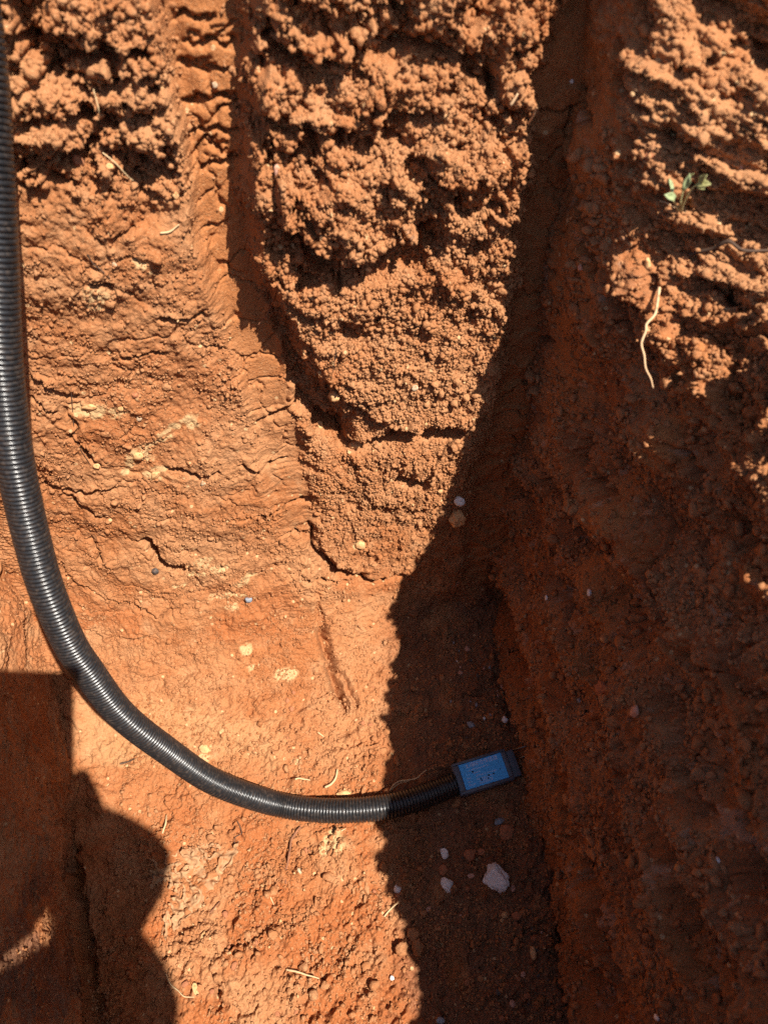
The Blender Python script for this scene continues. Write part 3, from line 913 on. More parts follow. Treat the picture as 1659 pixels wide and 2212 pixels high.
# ---------------------------------------------------------------- stones and clods
PAL = {
 'white': simple_mat('white_stone', (.70, .66, .62), .85, .2, .25, 260, .6, .0008, dust=(.42, .24, .14), dust_lo=.52, dust_hi=.80),
 'grey': simple_mat('blue_grey_stone', (.22, .24, .27), .55, .4, .35, 200, .5, .0006, dust=(.25, .13, .07), dust_lo=.55, dust_hi=.8),
 'tan': simple_mat('tan_stone', (.56, .33, .15), .9, .15, .25, 300, .6, .0008, dust=(.42, .18, .07), dust_lo=.45, dust_hi=.7),
 'red': simple_mat('reddish_stone', (.33, .125, .06), .9, .15, .3, 260, .6, .0008, dust=(.42, .18, .08), dust_lo=.5, dust_hi=.75),
 'pink': simple_mat('pinkish_stone', (.50, .27, .19), .85, .2, .3, 260, .6, .0008, dust=(.40, .17, .08), dust_lo=.5, dust_hi=.75),
 'cream': simple_mat('cream_stone', (.50, .37, .24), .85, .2, .3, 260, .6, .0008, dust=(.38, .19, .09), dust_lo=.45, dust_hi=.7),
 'soil': SOIL,
 'dark': simple_mat('charcoal', (.07, .06, .055), .7, .3, .4, 200, .5, .0006, dust=(.22, .11, .06), dust_lo=.5, dust_hi=.8)}

def stone_mesh(name, sx, sy, sz, mat, seed, sub=3, rough=.16, cuts=7):
    r = random.Random(seed)
    bm = bmesh.new()
    bmesh.ops.create_icosphere(bm, subdivisions=sub, radius=1)
    planes = []
    for _ in range(cuts):
        n = Vector((r.gauss(0, 1), r.gauss(0, 1), r.gauss(0, .8))).normalized()
        planes.append((n, r.uniform(.58, .86)))
    off = Vector((seed * 1.37 % 50, seed * 2.11 % 50, 3))
    for v in bm.verts:
        c = v.co.copy()
        for n, d in planes:
            e = c.dot(n) - d
            if e > 0: c -= n * e * .92
        c *= 1 + rough * mnoise.noise(c * 2.2 + off) + rough * .5 * mnoise.noise(c * 6 + off)
        v.co = Vector((c.x * sx, c.y * sy, c.z * sz))
    me = bpy.data.meshes.new(name); bm.to_mesh(me); bm.free()
    me.materials.append(mat)
    me.polygons.foreach_set('use_smooth', np.ones(len(me.polygons), bool))
    return me

def orient(n, spin):
    z = n.normalized()
    x = Vector((1, 0, 0)); x = (x - z * x.dot(z))
    if x.length < .2: x = Vector((0, 1, 0)) - z * z.y
    x.normalize(); y = z.cross(x)
    m = Matrix((x, y, z)).transposed()
    return (m @ Matrix.Rotation(spin, 3, 'Z')).to_euler()

_seed = [100]
def stone(name, px, py, w, h, col, label, cat='stone', sh='M', spin=0.0, flat=.6, sink=.25, rough=.16, cuts=7, group=None):
    _seed[0] += 1
    if col == 'white' and max(w, h) <= 16 and sh == 'M' and py < 2000 and px < 920: col = 'cream'
    P, n = surf(px, py, sh)
    k = px_m(P)
    sx, sy = w * k / 2 * 1.12, h * k / 2 * 1.12
    if sh != 'M' or P.z > .06: sy *= 1.15
    sz = flat * min(sx, sy)
    me = stone_mesh(name, sx, sy, sz, PAL[col], _seed[0], 4 if max(w, h) > 30 else 3, rough, cuts)
    o = bpy.data.objects.new(name, me); COL.objects.link(o)
    o.location = P + n * sz * (1 - 2 * sink)
    o.rotation_euler = orient(n, spin)
    tag(o, label, cat, group)
    return o

stone('white_stone', 1069.5, 1891, 48, 58, 'white', 'largest white stone, rough and speckled, on the shaded floor', spin=.5, flat=.5, rough=.25)
stone('white_stone', 963, 1911, 26, 30, 'white', 'white angular stone left of the largest speckled white stone', spin=.3)
stone('white_stone', 956, 1844, 20, 20, 'white', 'round white stone on the shaded floor midway between the sensor and the angular white stone', spin=1)
stone('white_pebble', 860, 1920, 16, 20, 'white', 'white pebble in sunlight right at the edge of the big floor shadow', spin=.2)
stone('grey_stone', 1074, 1773, 24, 13, 'grey', 'slim blue-grey stone below the sensor box', spin=.35)
stone('red_stone', 1091, 1794, 34, 30, 'red', 'flat reddish stone beside the slim blue-grey one below the sensor', flat=.35, spin=.2)
stone('grey_stone', 1014, 1562, 19, 13, 'grey', 'shiny blue-grey stone on the floor above the sensor', spin=-.4)
stone('white_pebble', 1093, 1553, 14, 14, 'white', 'white pebble against the right wall foot above the sensor')
stone('grey_pebble', 1058, 1545, 9, 9, 'grey', 'small blue-grey pebble beside the white pebble above the sensor')
stone('grey_pebble', 1248, 1514, 11, 13, 'grey', 'blue-grey pebble stuck in the shaded right wall', sh='R')
stone('red_stone', 960, 1878, 20, 22, 'red', 'reddish stone between the round white stone and the angular white stone')
stone('red_stone', 1010, 1846, 24, 22, 'red', 'reddish brown stone right of the round white stone on the shaded floor', spin=.7)
stone('tan_pebble', 1017, 1890, 16, 10, 'pink', 'flat pinkish pebble left of the largest white stone', spin=.2)
stone('red_stone', 1038, 1838, 18, 14, 'red', 'small reddish stone above the largest white stone')
stone('tan_stone', 1154, 2058, 13, 28, 'tan', 'long tan stone upright in the shade near the right wall', spin=.1)
stone('grey_stone', 952, 2204, 18, 14, 'grey', 'grey stone at the very bottom of the photo on the shaded floor')
stone('red_stone', 1115, 1975, 20, 16, 'red', 'reddish stone on the shaded floor below the largest white stone')
stone('pink_pebble', 1085, 1480, 10, 10, 'pink', 'pink pebble deep in the shade at the foot of the wall corner')
stone('soil_clod', 892, 2017, 28, 28, 'soil', 'upper clod of the three sunlit clods on the shadow edge', 'clod', flat=.8, rough=.3)
stone('soil_clod', 870, 2048, 28, 26, 'soil', 'lower left clod of the three sunlit clods on the shadow edge', 'clod', flat=.8, rough=.3)
stone('soil_clod', 900, 2045, 26, 32, 'soil', 'lower right clod of the three sunlit clods on the shadow edge', 'clod', flat=.8, rough=.3)
stone('white_stone', 1554, 1855, 14, 12, 'white', 'small white stone alone in the shaded right wall, lower part', sh='R')
stone('white_stone', 1420, 2196, 14, 18, 'white', 'white stone in the right wall at the bottom edge of the photo', sh='R')
stone('pink_stone', 1372, 1535, 26, 30, 'pink', 'pinkish stone bulging from the shaded right wall at box height', sh='R', flat=.5, sink=.35)
stone('red_stone', 1302, 1487, 34, 36, 'red', 'rounded dark lump of stone in the right wall, level with the end of the sensor', sh='R', flat=.7, sink=.35, rough=.3)
stone('white_stone', 1180, 1292, 9, 12, 'white', 'white chip in the right wall above the foot of the corner', sh='R')
stone('white_stone', 1274, 1280, 13, 16, 'white', 'white chip in the pale patch of the right wall', sh='R')
stone('white_stone', 994, 1082, 22, 20, 'white', 'white stone on the shadow edge of the back wall', flat=.9)
stone('tan_stone', 988, 1117, 36, 38, 'tan', 'blocky tan clod just under the white stone on the shadow edge of the back wall', flat=.9, rough=.22)
stone('white_pebble', 898, 836, 15, 12, 'white', 'white pebble in the middle of the crumbly soil block')
stone('tan_stone', 377, 422, 13, 14, 'tan', 'pale oval pebble beside the smooth tooth mark, upper left')
stone('white_stone', 642, 22, 22, 22, 'tan', 'pale stone at the top of the crumbly block')
stone('pink_stone', 595, 365, 16, 24, 'pink', 'pinkish grey stone on the left edge of the crumbly block')
stone('white_pebble', 250, 570, 9, 10, 'white', 'white pebble right of the hose in the upper left wall')
stone('white_pebble', 795, 577, 13, 13, 'tan', 'pale pebble under the hollow of the crumbly block')
stone('tan_stone', 235, 360, 16, 14, 'tan', 'tan stone at the start of the thin pale root, upper left')
stone('tan_stone', 190, 207, 30, 22, 'tan', 'tan stone in the crumbly soil high beside the hose', flat=.8)
stone('red_stone', 172, 350, 22, 24, 'red', 'brown stone in the dark hollow high beside the hose', flat=.8)
stone('white_pebble', 465, 185, 11, 12, 'white', 'whitish pebble inside the smooth tooth mark near the top')
stone('tan_stone', 780, 1176, 22, 20, 'tan', 'tan stone in the lowest scoop of the soil block', flat=.7)
stone('tan_stone', 720, 853, 24, 22, 'tan', 'upper tan stone in the deep dark hollow of the block', flat=.9, sink=.1)
stone('tan_stone', 692, 912, 16, 22, 'tan', 'left tan stone in the deep dark hollow of the block', flat=.9, sink=.1)
stone('tan_stone', 768, 956, 26, 18, 'tan', 'lower right tan stone in the deep dark hollow of the block', flat=.9, sink=.1)
stone('white_pebble', 302, 906, 12, 12, 'white', 'white pebble beside the pale streak on the left wall face')
stone('white_stone', 340, 1027, 28, 14, 'tan', 'pale elongated stone at the lower end of the pale streak', spin=.5)
stone('tan_stone', 300, 985, 26, 18, 'tan', 'tan stone embedded in the pale streak', spin=.7, sink=.35)
stone('grey_stone', 335, 1236, 16, 15, 'dark', 'dark grey chip under the widest crack of the back wall')
stone('grey_stone', 535, 1296, 17, 12, 'grey', 'blue-grey chip low on the back wall near the rib')
stone('white_pebble', 440, 1046, 11, 13, 'white', 'white pebble in the middle of the left wall face')
stone('red_stone', 295, 853, 14, 12, 'red', 'dark red pebble above the pale streak')
stone('tan_stone', 210, 1004, 15, 14, 'tan', 'tan pebble right of the hose at the end of the pale streak')
stone('tan_stone', 195, 880, 30, 14, 'tan', 'pale tan lump at the left end of the wall face, right of the hose', sink=.38)
stone('tan_stone', 262, 885, 14, 10, 'tan', 'small pale lump right of the pale tan lump by the hose', sink=.35)
stone('tan_stone', 742, 1713, 32, 14, 'tan', 'flat tan clod tucked against the upper side of the hose', flat=.7)
stone('tan_stone', 441, 1616, 24, 18, 'tan', 'pale tan lump on the floor above the hose curve', flat=.5)
stone('white_pebble', 645, 1878, 12, 12, 'white', 'white pebble right of the brown root on the floor')
stone('white_stone', 425, 2134, 12, 20, 'tan', 'pale flake at the tip of the curved white straw', flat=.4, spin=.3)
stone('soil_clod', 710, 1898, 24, 20, 'soil', 'round soil clod right of the white pebble on the sunlit floor', 'clod', flat=.7, rough=.25)
stone('tan_stone', 440, 2020, 13, 16, 'tan', 'tan flake on the sunlit floor right of the person shadow', flat=.4)
stone('soil_clod', 702, 2130, 22, 18, 'soil', 'soil clod throwing a dark shadow at the end of the long straw', 'clod', flat=.9, rough=.25)
stone('soil_clod', 790, 2085, 20, 18, 'soil', 'lone soil clod on the lower sunlit floor', 'clod', flat=.8, rough=.25)
stone('white_pebble', 845, 2110, 9, 9, 'white', 'white pebble below the three sunlit clods')
stone('pink_pebble', 1597, 365, 11, 12, 'pink', 'pink pebble on the lit shoulder above the seedling', sh='R')
stone('red_stone', 1398, 337, 20, 18, 'red', 'brown stone in the shade left of the lit shoulder', sh='R', flat=.8)
stone('white_pebble', 1234, 178, 9, 7, 'white', 'white pebble in the dark smooth groove near the top', sh='M')
stone('pink_pebble', 1257, 580, 13, 15, 'pink', 'pinkish pebble on the dark smear of the right wall', sh='R')
stone('white_stone', 1401, 572, 13, 26, 'tan', 'pale pointed stone above the hanging root on the right', sh='R', flat=.8, spin=.35, sink=.1)

# loose pebbles and crumbs: individuals, alike within each area
def scatter(n, poly, sh, lo, hi, cols, name, label, group, cat, seed):
    r = random.Random(seed)
    xs = [p[0] for p in poly]; ys = [p[1] for p in poly]
    protos = [stone_mesh(name, 1, 1, .75, PAL[c], 900 + seed * 10 + i, 2, .22, 6) for i, c in enumerate(cols)]
    k = 0
    while k < n:
        x, y = r.uniform(min(xs), max(xs)), r.uniform(min(ys), max(ys))
        ins = False
        for i in range(len(poly)):
            (x0, y0), (x1, y1) = poly[i], poly[i - 1]
            if (y0 > y) != (y1 > y) and x < (x1 - x0) * (y - y0) / (y1 - y0) + x0: ins = not ins
        if not ins: continue
        k += 1
        P, nrm = surf(x, y, sh)
        s = (lo + (hi - lo) * r.random() ** 2.2) * px_m(P) / 2
        o = bpy.data.objects.new(name, r.choice(protos)); COL.objects.link(o)
        o.scale = (s * r.uniform(.8, 1.3), s * r.uniform(.8, 1.2), s * r.uniform(.7, 1))
        o.location = P + nrm * s * .15
        o.rotation_euler = orient(nrm, r.uniform(0, 6.28))
        tag(o, label, cat, group)
scatter(60, [(380, 1990), (560, 1760), (810, 1790), (890, 1940), (880, 2205), (400, 2205)], 'M', 6, 16, ['soil', 'soil', 'soil', 'red', 'red', 'soil', 'tan'],
        'pebble', 'small crumb of soil or stone strewn over the sunlit floor below the hose', 'crumbs on the sunlit floor', 'pebble', 1)
scatter(44, [(920, 1760), (1110, 1760), (1200, 2000), (1240, 2200), (920, 2200)], 'M', 6, 18, ['red', 'red', 'red', 'pink', 'tan', 'dark'],
        'pebble', 'small dull pebble on the shaded floor below the sensor', 'pebbles on the shaded floor', 'pebble', 2)
scatter(24, [(560, 1480), (820, 1480), (820, 1690), (640, 1690)], 'M', 5, 11, ['soil', 'soil', 'soil', 'red'],
        'pebble', 'small crumb on the sunlit floor between the back wall and the hose', 'crumbs above the hose', 'pebble', 3)
scatter(18, [(980, 1380), (1075, 1380), (1095, 1590), (960, 1600)], 'M', 5, 12, ['dark', 'grey', 'pink', 'white'],
        'pebble', 'tiny pebble on the shaded floor above the sensor', 'pebbles behind the sensor', 'pebble', 4)
scatter(40, [(560, 560), (1080, 560), (1000, 1080), (720, 1100)], 'M', 5, 13, ['soil', 'soil', 'tan', 'soil', 'soil'],
        'soil_crumb', 'small crumb clinging to the crumbly soil block', 'crumbs on the soil block', 'crumb', 5)

# grit: grains past counting on every surface
def grit(name, seed, spec, label, clods=False):
    r = np.random.default_rng(seed)
    bm = bmesh.new(); bmesh.ops.create_icosphere(bm, subdivisions=1, radius=1)
    bm.verts.ensure_lookup_table()
    base = np.array([v.co[:] for v in bm.verts]); tri = np.array([[v.index for v in f.verts] for f in bm.faces]); bm.free()
    if clods:                              # bigger lumps: faces broken flat by random planes
        bm = bmesh.new(); bmesh.ops.create_icosphere(bm, subdivisions=2, radius=1)
        base = np.array([v.co[:] for v in bm.verts]); tri = np.array([[v.index for v in f.verts] for f in bm.faces]); bm.free()
    nb = len(base); vs, fs, c = [], [], 0
    for sh, n, u0, u1, v0, v1, lo, hi, pw, wt in spec:
        u = r.uniform(u0, u1, n * 3); v = r.uniform(v0, v1, n * 3)
        i = np.clip(np.searchsorted(sh.u, u), 0, len(sh.u) - 1); j = np.clip(np.searchsorted(sh.v, v), 0, len(sh.v) - 1)
        keep = np.nonzero(r.random(n * 3) < wt[i, j])[0][:n]
        i, j = i[keep], j[keep]; n = len(keep)
        P = sh.P[i, j]; N_ = sh.Nn[i, j]
        s = lo + (hi - lo) * r.random(n) ** pw
        if clods:
            B_ = np.repeat(base[None], n, 0)
            for _ in range(6):
                q = r.normal(0, 1, (n, 1, 3)); q /= np.linalg.norm(q, axis=-1, keepdims=True)
                e = np.maximum((B_ * q).sum(-1, keepdims=True) - r.uniform(.45, .8, (n, 1, 1)), 0)
                B_ = B_ - q * e
            V_ = B_ * s[:, None, None] * r.uniform(.80, 1.12, (n, nb, 1)) * r.uniform(.6, 1.25, (n, 1, 3))
        else: V_ = base[None] * s[:, None, None] * r.uniform(.48, 1.3, (n, nb, 1)) * r.uniform(.5, 1.3, (n, 1, 3))
        V_ += (P + N_ * s[:, None] * r.uniform(-.1, .5, (n, 1)))[:, None]
        vs.append(V_.reshape(-1, 3)); fs.append((tri[None] + (c + nb * np.arange(n))[:, None, None]).reshape(-1, 3)); c += nb * n
    vs = np.concatenate(vs).astype(np.float32); fs = np.concatenate(fs).astype(np.int32)
    me = bpy.data.meshes.new(name)
    me.vertices.add(len(vs)); me.vertices.foreach_set('co', vs.reshape(-1))
    me.loops.add(len(fs) * 3); me.polygons.add(len(fs))
    me.loops.foreach_set('vertex_index', fs.reshape(-1))
    me.polygons.foreach_set('loop_start', np.arange(0, len(fs) * 3, 3, dtype=np.int32))
    me.materials.append(SOIL); me.update(calc_edges=True)
    o = bpy.data.objects.new(name, me); COL.objects.link(o)
    o['kind'] = 'stuff'
    tag(o, label, 'grit')
patchy = sst(-.25, .4, fbm(M.U / .05, M.V / .05, 4, 8001))
crumbly = np.clip(block * (.25 + .75 * sst(.1, .5, M.V)) + left_top, 0, 1)
grit('grit', 5, [(M, 26000, -.30, .20, -.46, -.02, .0004, .0027, 3.6, .15 + .85 * patchy * sst(.0, -.25, M.V)),
                 (M, 50000, -.22, .12, .06, .60, .0004, .0023, 2.8, block * sst(.08, .28, M.V) * (.3 + .7 * sst(-.3, .3, fbm(M.U / .03, M.V / .03, 4, 8003)))),
                 (M, 52000, -.34, .14, .44, .84, .0004, .0032, 3.6, crumbly * (.25 + .75 * sst(-.3, .3, fbm(M.U / .03, M.V / .03, 4, 8004)))),
                 (M, 34000, -.36, .12, -.08, .72, .0003, .0019, 3.2, (1 - crumbly) * (.1 + .9 * patchy) * (1 - .9 * g1) * (1 - g2)),
                 (RW, 62000, .20, .49, .46, .98, .0004, .0030, 3.2, shoulder_w),
                 (RW, 34000, -.2, .45, .0, .62, .0004, .0032, 3.2, (1 - shoulder_w) * (.1 + .9 * sst(-.2, .4, fbm(RW.U / .05, RW.V / .05, 4, 8002)))),
                 (LW, 6000, -.14, .34, .0, .4, .0004, .0022, 3.0, np.ones(LW.U.shape))],
     'loose red-brown grit scattered over the pit floor and its walls')

grit('broken_clods', 6, [(M, 900, -.34, .14, .34, .84, .0018, .0056, 3.2, crumbly * sst(-.2, .3, fbm(M.U / .04, M.V / .04, 4, 8011))),
                         (M, 500, -.24, .12, .10, .36, .0015, .0042, 3.0, block * sst(-.1, .4, fbm(M.U / .04, M.V / .04, 4, 8012))),
                         (M, 700, -.30, .20, -.46, -.05, .0018, .0060, 3.5, .1 + .9 * patchy * sst(.0, -.25, M.V)),
                         (M, 500, -.36, .12, .0, .62, .0015, .0045, 3.0, (1 - crumbly) * (1 - g1) * patchy),
                         (RW, 1100, .20, .49, .46, .98, .0018, .0055, 3.2, shoulder_w),
                         (RW, 2600, -.2, .46, .02, .62, .0018, .0065, 3.0, (1 - shoulder_w) * sst(-.1, .3, fbm(RW.U / .05, RW.V / .05, 4, 8013)))],
     'broken clods of red earth past counting, stuck to the walls and lying on the floor', True)

# ---------------------------------------------------------------- roots, twigs, straws
STRAW = simple_mat('pale_straw', (.50, .35, .19), .8, .2, .25, 120, .3, .0004)
PALER = simple_mat('pale_root', (.56, .36, .20), .85, .2, .3, 150, .4, .0005, dust=(.40, .17, .07), dust_lo=.5, dust_hi=.8)
BROWN = simple_mat('brown_root', (.20, .085, .045), .85, .2, .35, 150, .5, .0006, dust=(.36, .15, .07), dust_lo=.5, dust_hi=.8)
DARKR = simple_mat('dark_root', (.075, .045, .03), .85, .2, .35, 150, .5, .0006)
def strand(name, pts, w, mat, label, cat, sh='M', lift=.001, arch=.0, seg=7):
    P = []
    for i, q in enumerate(pts):
        s = q[2] if len(q) > 2 else sh
        c, n = surf(q[0], q[1], s)
        t = i / (len(pts) - 1)
        P.append(c + n * (lift + arch * math.sin(t * math.pi)))
    k = px_m(P[0]) * w / 2 * .72
    path, L = smooth_path(P, max(.0008, k))
    n = len(path)
    rad = [k * (.55 + .45 * math.sin(min(1, (1 - i / n) * 1.3) * math.pi / 2)) * (1 + .18 * mnoise.noise(p * 300)) for i, p in enumerate(path)]
    path = [p + Vector((mnoise.noise(p * 120), mnoise.noise(p * 120 + Vector((9, 0, 0))), mnoise.noise(p * 120 + Vector((0, 9, 0))))) * k * .6 for p in path]
    v, f = tube(path, rad, seg)
    return tag(link_mesh(name, v, f, mat), label, cat)
r1 = [at_depth(1424, 640, .418), at_depth(1414, 672, .412), at_depth(1398, 702, .406), at_depth(1388, 742, .400), at_depth(1393, 790, .400), at_depth(1410, 838, .402)]
_p, _ = surf(1424, 628, 'R')
_k = px_m(_p)
def free_strand(name, P, r0, r1_, mat, label, cat):
    path, L = smooth_path(P, .0012); n = len(path)
    v, f = tube(path, [(r0 + (r1_ - r0) * i / n) * (1 + .22 * mnoise.noise(p * 200)) for i, p in enumerate(path)], 9)
    return tag(link_mesh(name, v, f, mat), label, cat)
dp = _p.y * cp - (_p.z - CAM_H) * sp
free_strand('root', [_p - Vector((0, 0, -.004))] + [at_depth(a, b, dp * c) for a, b, c in ((1417, 668, .965), (1412, 682, .96), (1396, 700, .955), (1394, 716, .955), (1385, 742, .955), (1391, 768, .95), (1394, 795, .95), (1405, 818, .955), (1410, 838, .96))], 3.6 * _k, 1.5 * _k, PALER,
            'pale bare root hanging free from the lit crumbly shoulder on the right', 'root')
strand('twig', [(1490, 545), (1530, 530), (1570, 522), (1610, 530), (1672, 542)], 11, DARKR, 'dark thin root lying across the lit soil at the right edge', 'root', 'R', .004, .004)
strand('root', [(652, 1783), (632, 1811), (622, 1846), (616, 1881), (619, 1911)], 8, BROWN, 'brown root running out from under the hose over the floor', 'root', lift=.0015)
strand('straw', [(838, 1716), (858, 1688), (896, 1682), (923, 1662)], 5, STRAW, 'longer dry stalk leaning out from behind the hose in the shade', 'straw', lift=.006)
strand('straw', [(838, 1716), (862, 1694), (885, 1688)], 4, STRAW, 'shorter dry stalk lying beside the longer one behind the hose', 'straw', lift=.004)
strand('straw', [(363, 2101), (370, 2122), (385, 2141), (402, 2150), (418, 2153)], 4, STRAW, 'curved white straw on the floor beside the shadow', 'straw', lift=.0015)
strand('straw', [(620, 2091), (650, 2101), (692, 2112)], 6, STRAW, 'straight tan stalk lying on the lower floor', 'straw', lift=.002)
strand('straw', [(700, 1700), (716, 1694), (725, 1682), (728, 1666)], 7, STRAW, 'short curved whitish stalk just above the hose', 'straw', lift=.0025)
strand('straw', [(636, 1684), (650, 1682), (667, 1687)], 5, STRAW, 'short pale stalk lying left of the curved whitish one above the hose', 'straw', lift=.002)
strand('twig', [(515, 1776), (523, 1796), (511, 1811), (507, 1826)], 3, DARKR, 'thin dark crooked twig below the hose, above the crumpled leaf', 'twig', lift=.002)
strand('root', [(442, 1991), (455, 1966), (475, 1946)], 5, BROWN, 'short brown root at the lower right of the crumpled leaf', 'root', lift=.002)
strand('straw', [(355, 1798), (361, 1776), (360, 1760)], 5, STRAW, 'pale stalk standing beside the tip of the hand shadow', 'straw', lift=.002)
strand('straw', [(829, 1982), (846, 1962), (864, 1948)], 5, STRAW, 'tan stalk on the shadow edge above the three clods', 'straw', lift=.002)
strand('straw', [(929, 2106), (936, 2086), (944, 2064)], 4, BROWN, 'brown stalk on the shaded floor right of the three clods', 'straw', lift=.002)
strand('straw', [(1060, 1815), (1080, 1831)], 4, BROWN, 'tiny brown stalk above the largest white stone', 'straw', lift=.002)
strand('root', [(225, 325), (250, 345), (280, 372), (306, 391)], 4, STRAW, 'thin pale root hanging over the dark hollow, upper left', 'root', lift=.006)
strand('root', [(205, 188), (217, 228), (226, 256)], 3, STRAW, 'hair-thin tan root above the dark hollow, upper left', 'root', lift=.005)
strand('twig', [(596, 604), (586, 645), (572, 668), (558, 692)], 5, BROWN, 'reddish twig sticking out of the left edge of the block', 'twig', lift=.008)
strand('straw', [(348, 502), (368, 494), (387, 486)], 6, STRAW, 'splinter of pale straw in the upper left wall face', 'straw', lift=.0015)
strand('root', [(728, 742), (715, 801), (697, 871)], 2.2, DARKR, 'hair-thin root hanging down the middle of the block', 'root', lift=.006)
strand('root', [(155, 838), (160, 916), (172, 960), (200, 1003)], 2.6, DARKR, 'fine dark root curving down the wall face right of the hose', 'root', lift=.001)
strand('root', [(190, 548), (205, 566), (216, 582), (242, 606)], 4, DARKR, 'dark grey root stub in the upper left wall face', 'root', lift=.001)
strand('splinter', [(1096, 218), (1110, 188)], 9, PALER, 'left one of two pale splinters on the upper right edge of the block', 'splinter', lift=.010)
strand('splinter', [(1134, 246), (1147, 214)], 7, PALER, 'right one of two pale splinters on the upper right edge of the block', 'splinter', lift=.014)
strand('twig', [(262, 1650), (277, 1645), (290, 1637)], 5, DARKR, 'dark chip of twig on the floor inside the hose curve', 'twig', lift=.0015)
strand('straw', [(690, 1580), (700, 1590)], 4, STRAW, 'tiny straw on the floor below the foot of the rib', 'straw', lift=.001)
strand('straw', [(735, 1795), (748, 1788)], 4, STRAW, 'tiny straw right of the brown root below the hose', 'straw', lift=.001)
strand('straw', [(585, 1930), (594, 1955)], 3.5, STRAW, 'tiny straw left of the lower end of the brown root', 'straw', lift=.001)

# ---------------------------------------------------------------- crumpled dry leaf pressed into the floor
LEAF = simple_mat('dusty_dry_leaf', (.36, .205, .105), .9, .15, .2, 90, .5, .0008, dust=(.32, .14, .06), dust_lo=.45, dust_hi=.7)
q = M.path([(300, 1960), (540, 1960), (420, 1800), (420, 2060)])
ui = np.arange(q[:, 0].min(), q[:, 0].max(), .0011); vi = np.arange(q[:, 1].min(), q[:, 1].max(), .0011)
poly = M.path([(400, 1836), (430, 1826), (462, 1815), (492, 1832), (522, 1824), (508, 1866), (486, 1884), (462, 1925), (440, 1962), (420, 1975), (392, 2000), (345, 2046), (356, 1990), (378, 1935), (356, 1905), (333, 1925), (318, 1880), (346, 1850)])
UU, VV = np.meshgrid(ui, vi, indexing='ij')
wx_ = UU + .004 * fbm(UU / .012, VV / .012, 3, 7001); wy_ = VV + .004 * fbm(UU / .012 + 5, VV / .012, 3, 7002)
ins = np.zeros(UU.shape, bool); dist = np.full(UU.shape, 9.0)
for k in range(len(poly)):
    (x0, y0), (x1, y1) = poly[k], poly[k - 1]
    ins ^= ((y0 > wy_) != (y1 > wy_)) & (wx_ < (x1 - x0) * (wy_ - y0) / (y1 - y0 + 1e-12) + x0)
    dx_, dy_ = x1 - x0, y1 - y0
    t = np.clip(((wx_ - x0) * dx_ + (wy_ - y0) * dy_) / (dx_ * dx_ + dy_ * dy_), 0, 1)
    dist = np.minimum(dist, np.hypot(wx_ - x0 - t * dx_, wy_ - y0 - t * dy_))
ii = np.clip(np.searchsorted(M.u, UU), 0, len(M.u) - 1); jj = np.clip(np.searchsorted(M.v, VV), 0, len(M.v) - 1)
fold = np.abs(perlin((UU * .8 + VV * .55) / .018 + fbm(UU / .03, VV / .03, 3, 7011), (VV * .8 - UU * .55) / .06, 7010))
hh = M.P[ii, jj, 2] * .6 + .0016 + .0090 * (1 - np.clip(fold * 3.2, 0, 1)) ** 2 + .0015 * fbm(UU / .012, VV / .012, 3, 7012)
hh += .003 * np.exp(-dist / .004) * sst(-.1, .5, fbm(UU / .02, VV / .02, 2, 7013))
LPx = np.stack([UU, M.P[ii, jj, 1] * 0 + main_fn(UU, VV)[..., 1], hh], -1)
idx = -np.ones(UU.shape, int); vs, fs = [], []
ok = ins
for i in range(UU.shape[0] - 1):
    for j in range(UU.shape[1] - 1):
        if ok[i, j] and ok[i + 1, j] and ok[i + 1, j + 1] and ok[i, j + 1]:
            f = []
            for a, b in ((i, j), (i + 1, j), (i + 1, j + 1), (i, j + 1)):
                if idx[a, b] < 0: idx[a, b] = len(vs); vs.append(LPx[a, b])
                f.append(int(idx[a, b]))
            fs.append(tuple(f))
leaf = link_mesh('dry_leaf', vs, fs, LEAF)
sol = leaf.modifiers.new('thickness', 'SOLIDIFY'); sol.thickness = .0007; sol.offset = -1
tag(leaf, 'large crumpled dry leaf pressed into the floor, dusted the colour of the soil', 'leaf')

# ---------------------------------------------------------------- uprooted seedling on the right shoulder
LG = simple_mat('pale_green_leaf', (.25, .29, .14), .6, .3, .25, 90, .3, .0005)
LY = simple_mat('yellow_green_leaf', (.30, .28, .11), .6, .3, .25, 90, .3, .0005)
STEM = simple_mat('pale_stem', (.46, .40, .18), .7, .3, .2, 90, .2, .0004)
pb, pn = surf(1467, 455, 'R')
seedling = empty('seedling', pb)
tag(seedling, 'small wilted pale green seedling rooted in the lit shoulder of the right wall', 'plant')
d0 = pb.y * cp - (pb.z - CAM_H) * sp
kk = px_m(pb)
def sp_pt(px, py, f): return at_depth(px, py, d0 * f) - pb
def part(name, v, f, mat): return link_mesh(name, v, f, mat, seedling)
for pts in ([(1467, 455, 1.0), (1470, 430, .975), (1476, 408, .96), (1482, 388, .95)],
            [(1470, 455, 1.0), (1480, 430, .97), (1492, 410, .95), (1508, 396, .94), (1520, 388, .935)],
            [(1464, 455, 1.0), (1458, 440, .98), (1450, 430, .965)]):
    pth, _ = smooth_path([sp_pt(*q) for q in pts], .001)
    part('stem', *tube(pth, [2.6 * kk * (1 - .4 * i / len(pth)) for i in range(len(pth))], 8), STEM)
pth, _ = smooth_path([sp_pt(*q) for q in ((1466, 452, 1.0), (1452, 446, .98), (1438, 438, .97), (1424, 434, .97))], .001)
part('root', *tube(pth, [1.7 * kk * (1 - .5 * i / len(pth)) for i in range(len(pth))], 7), PALER)
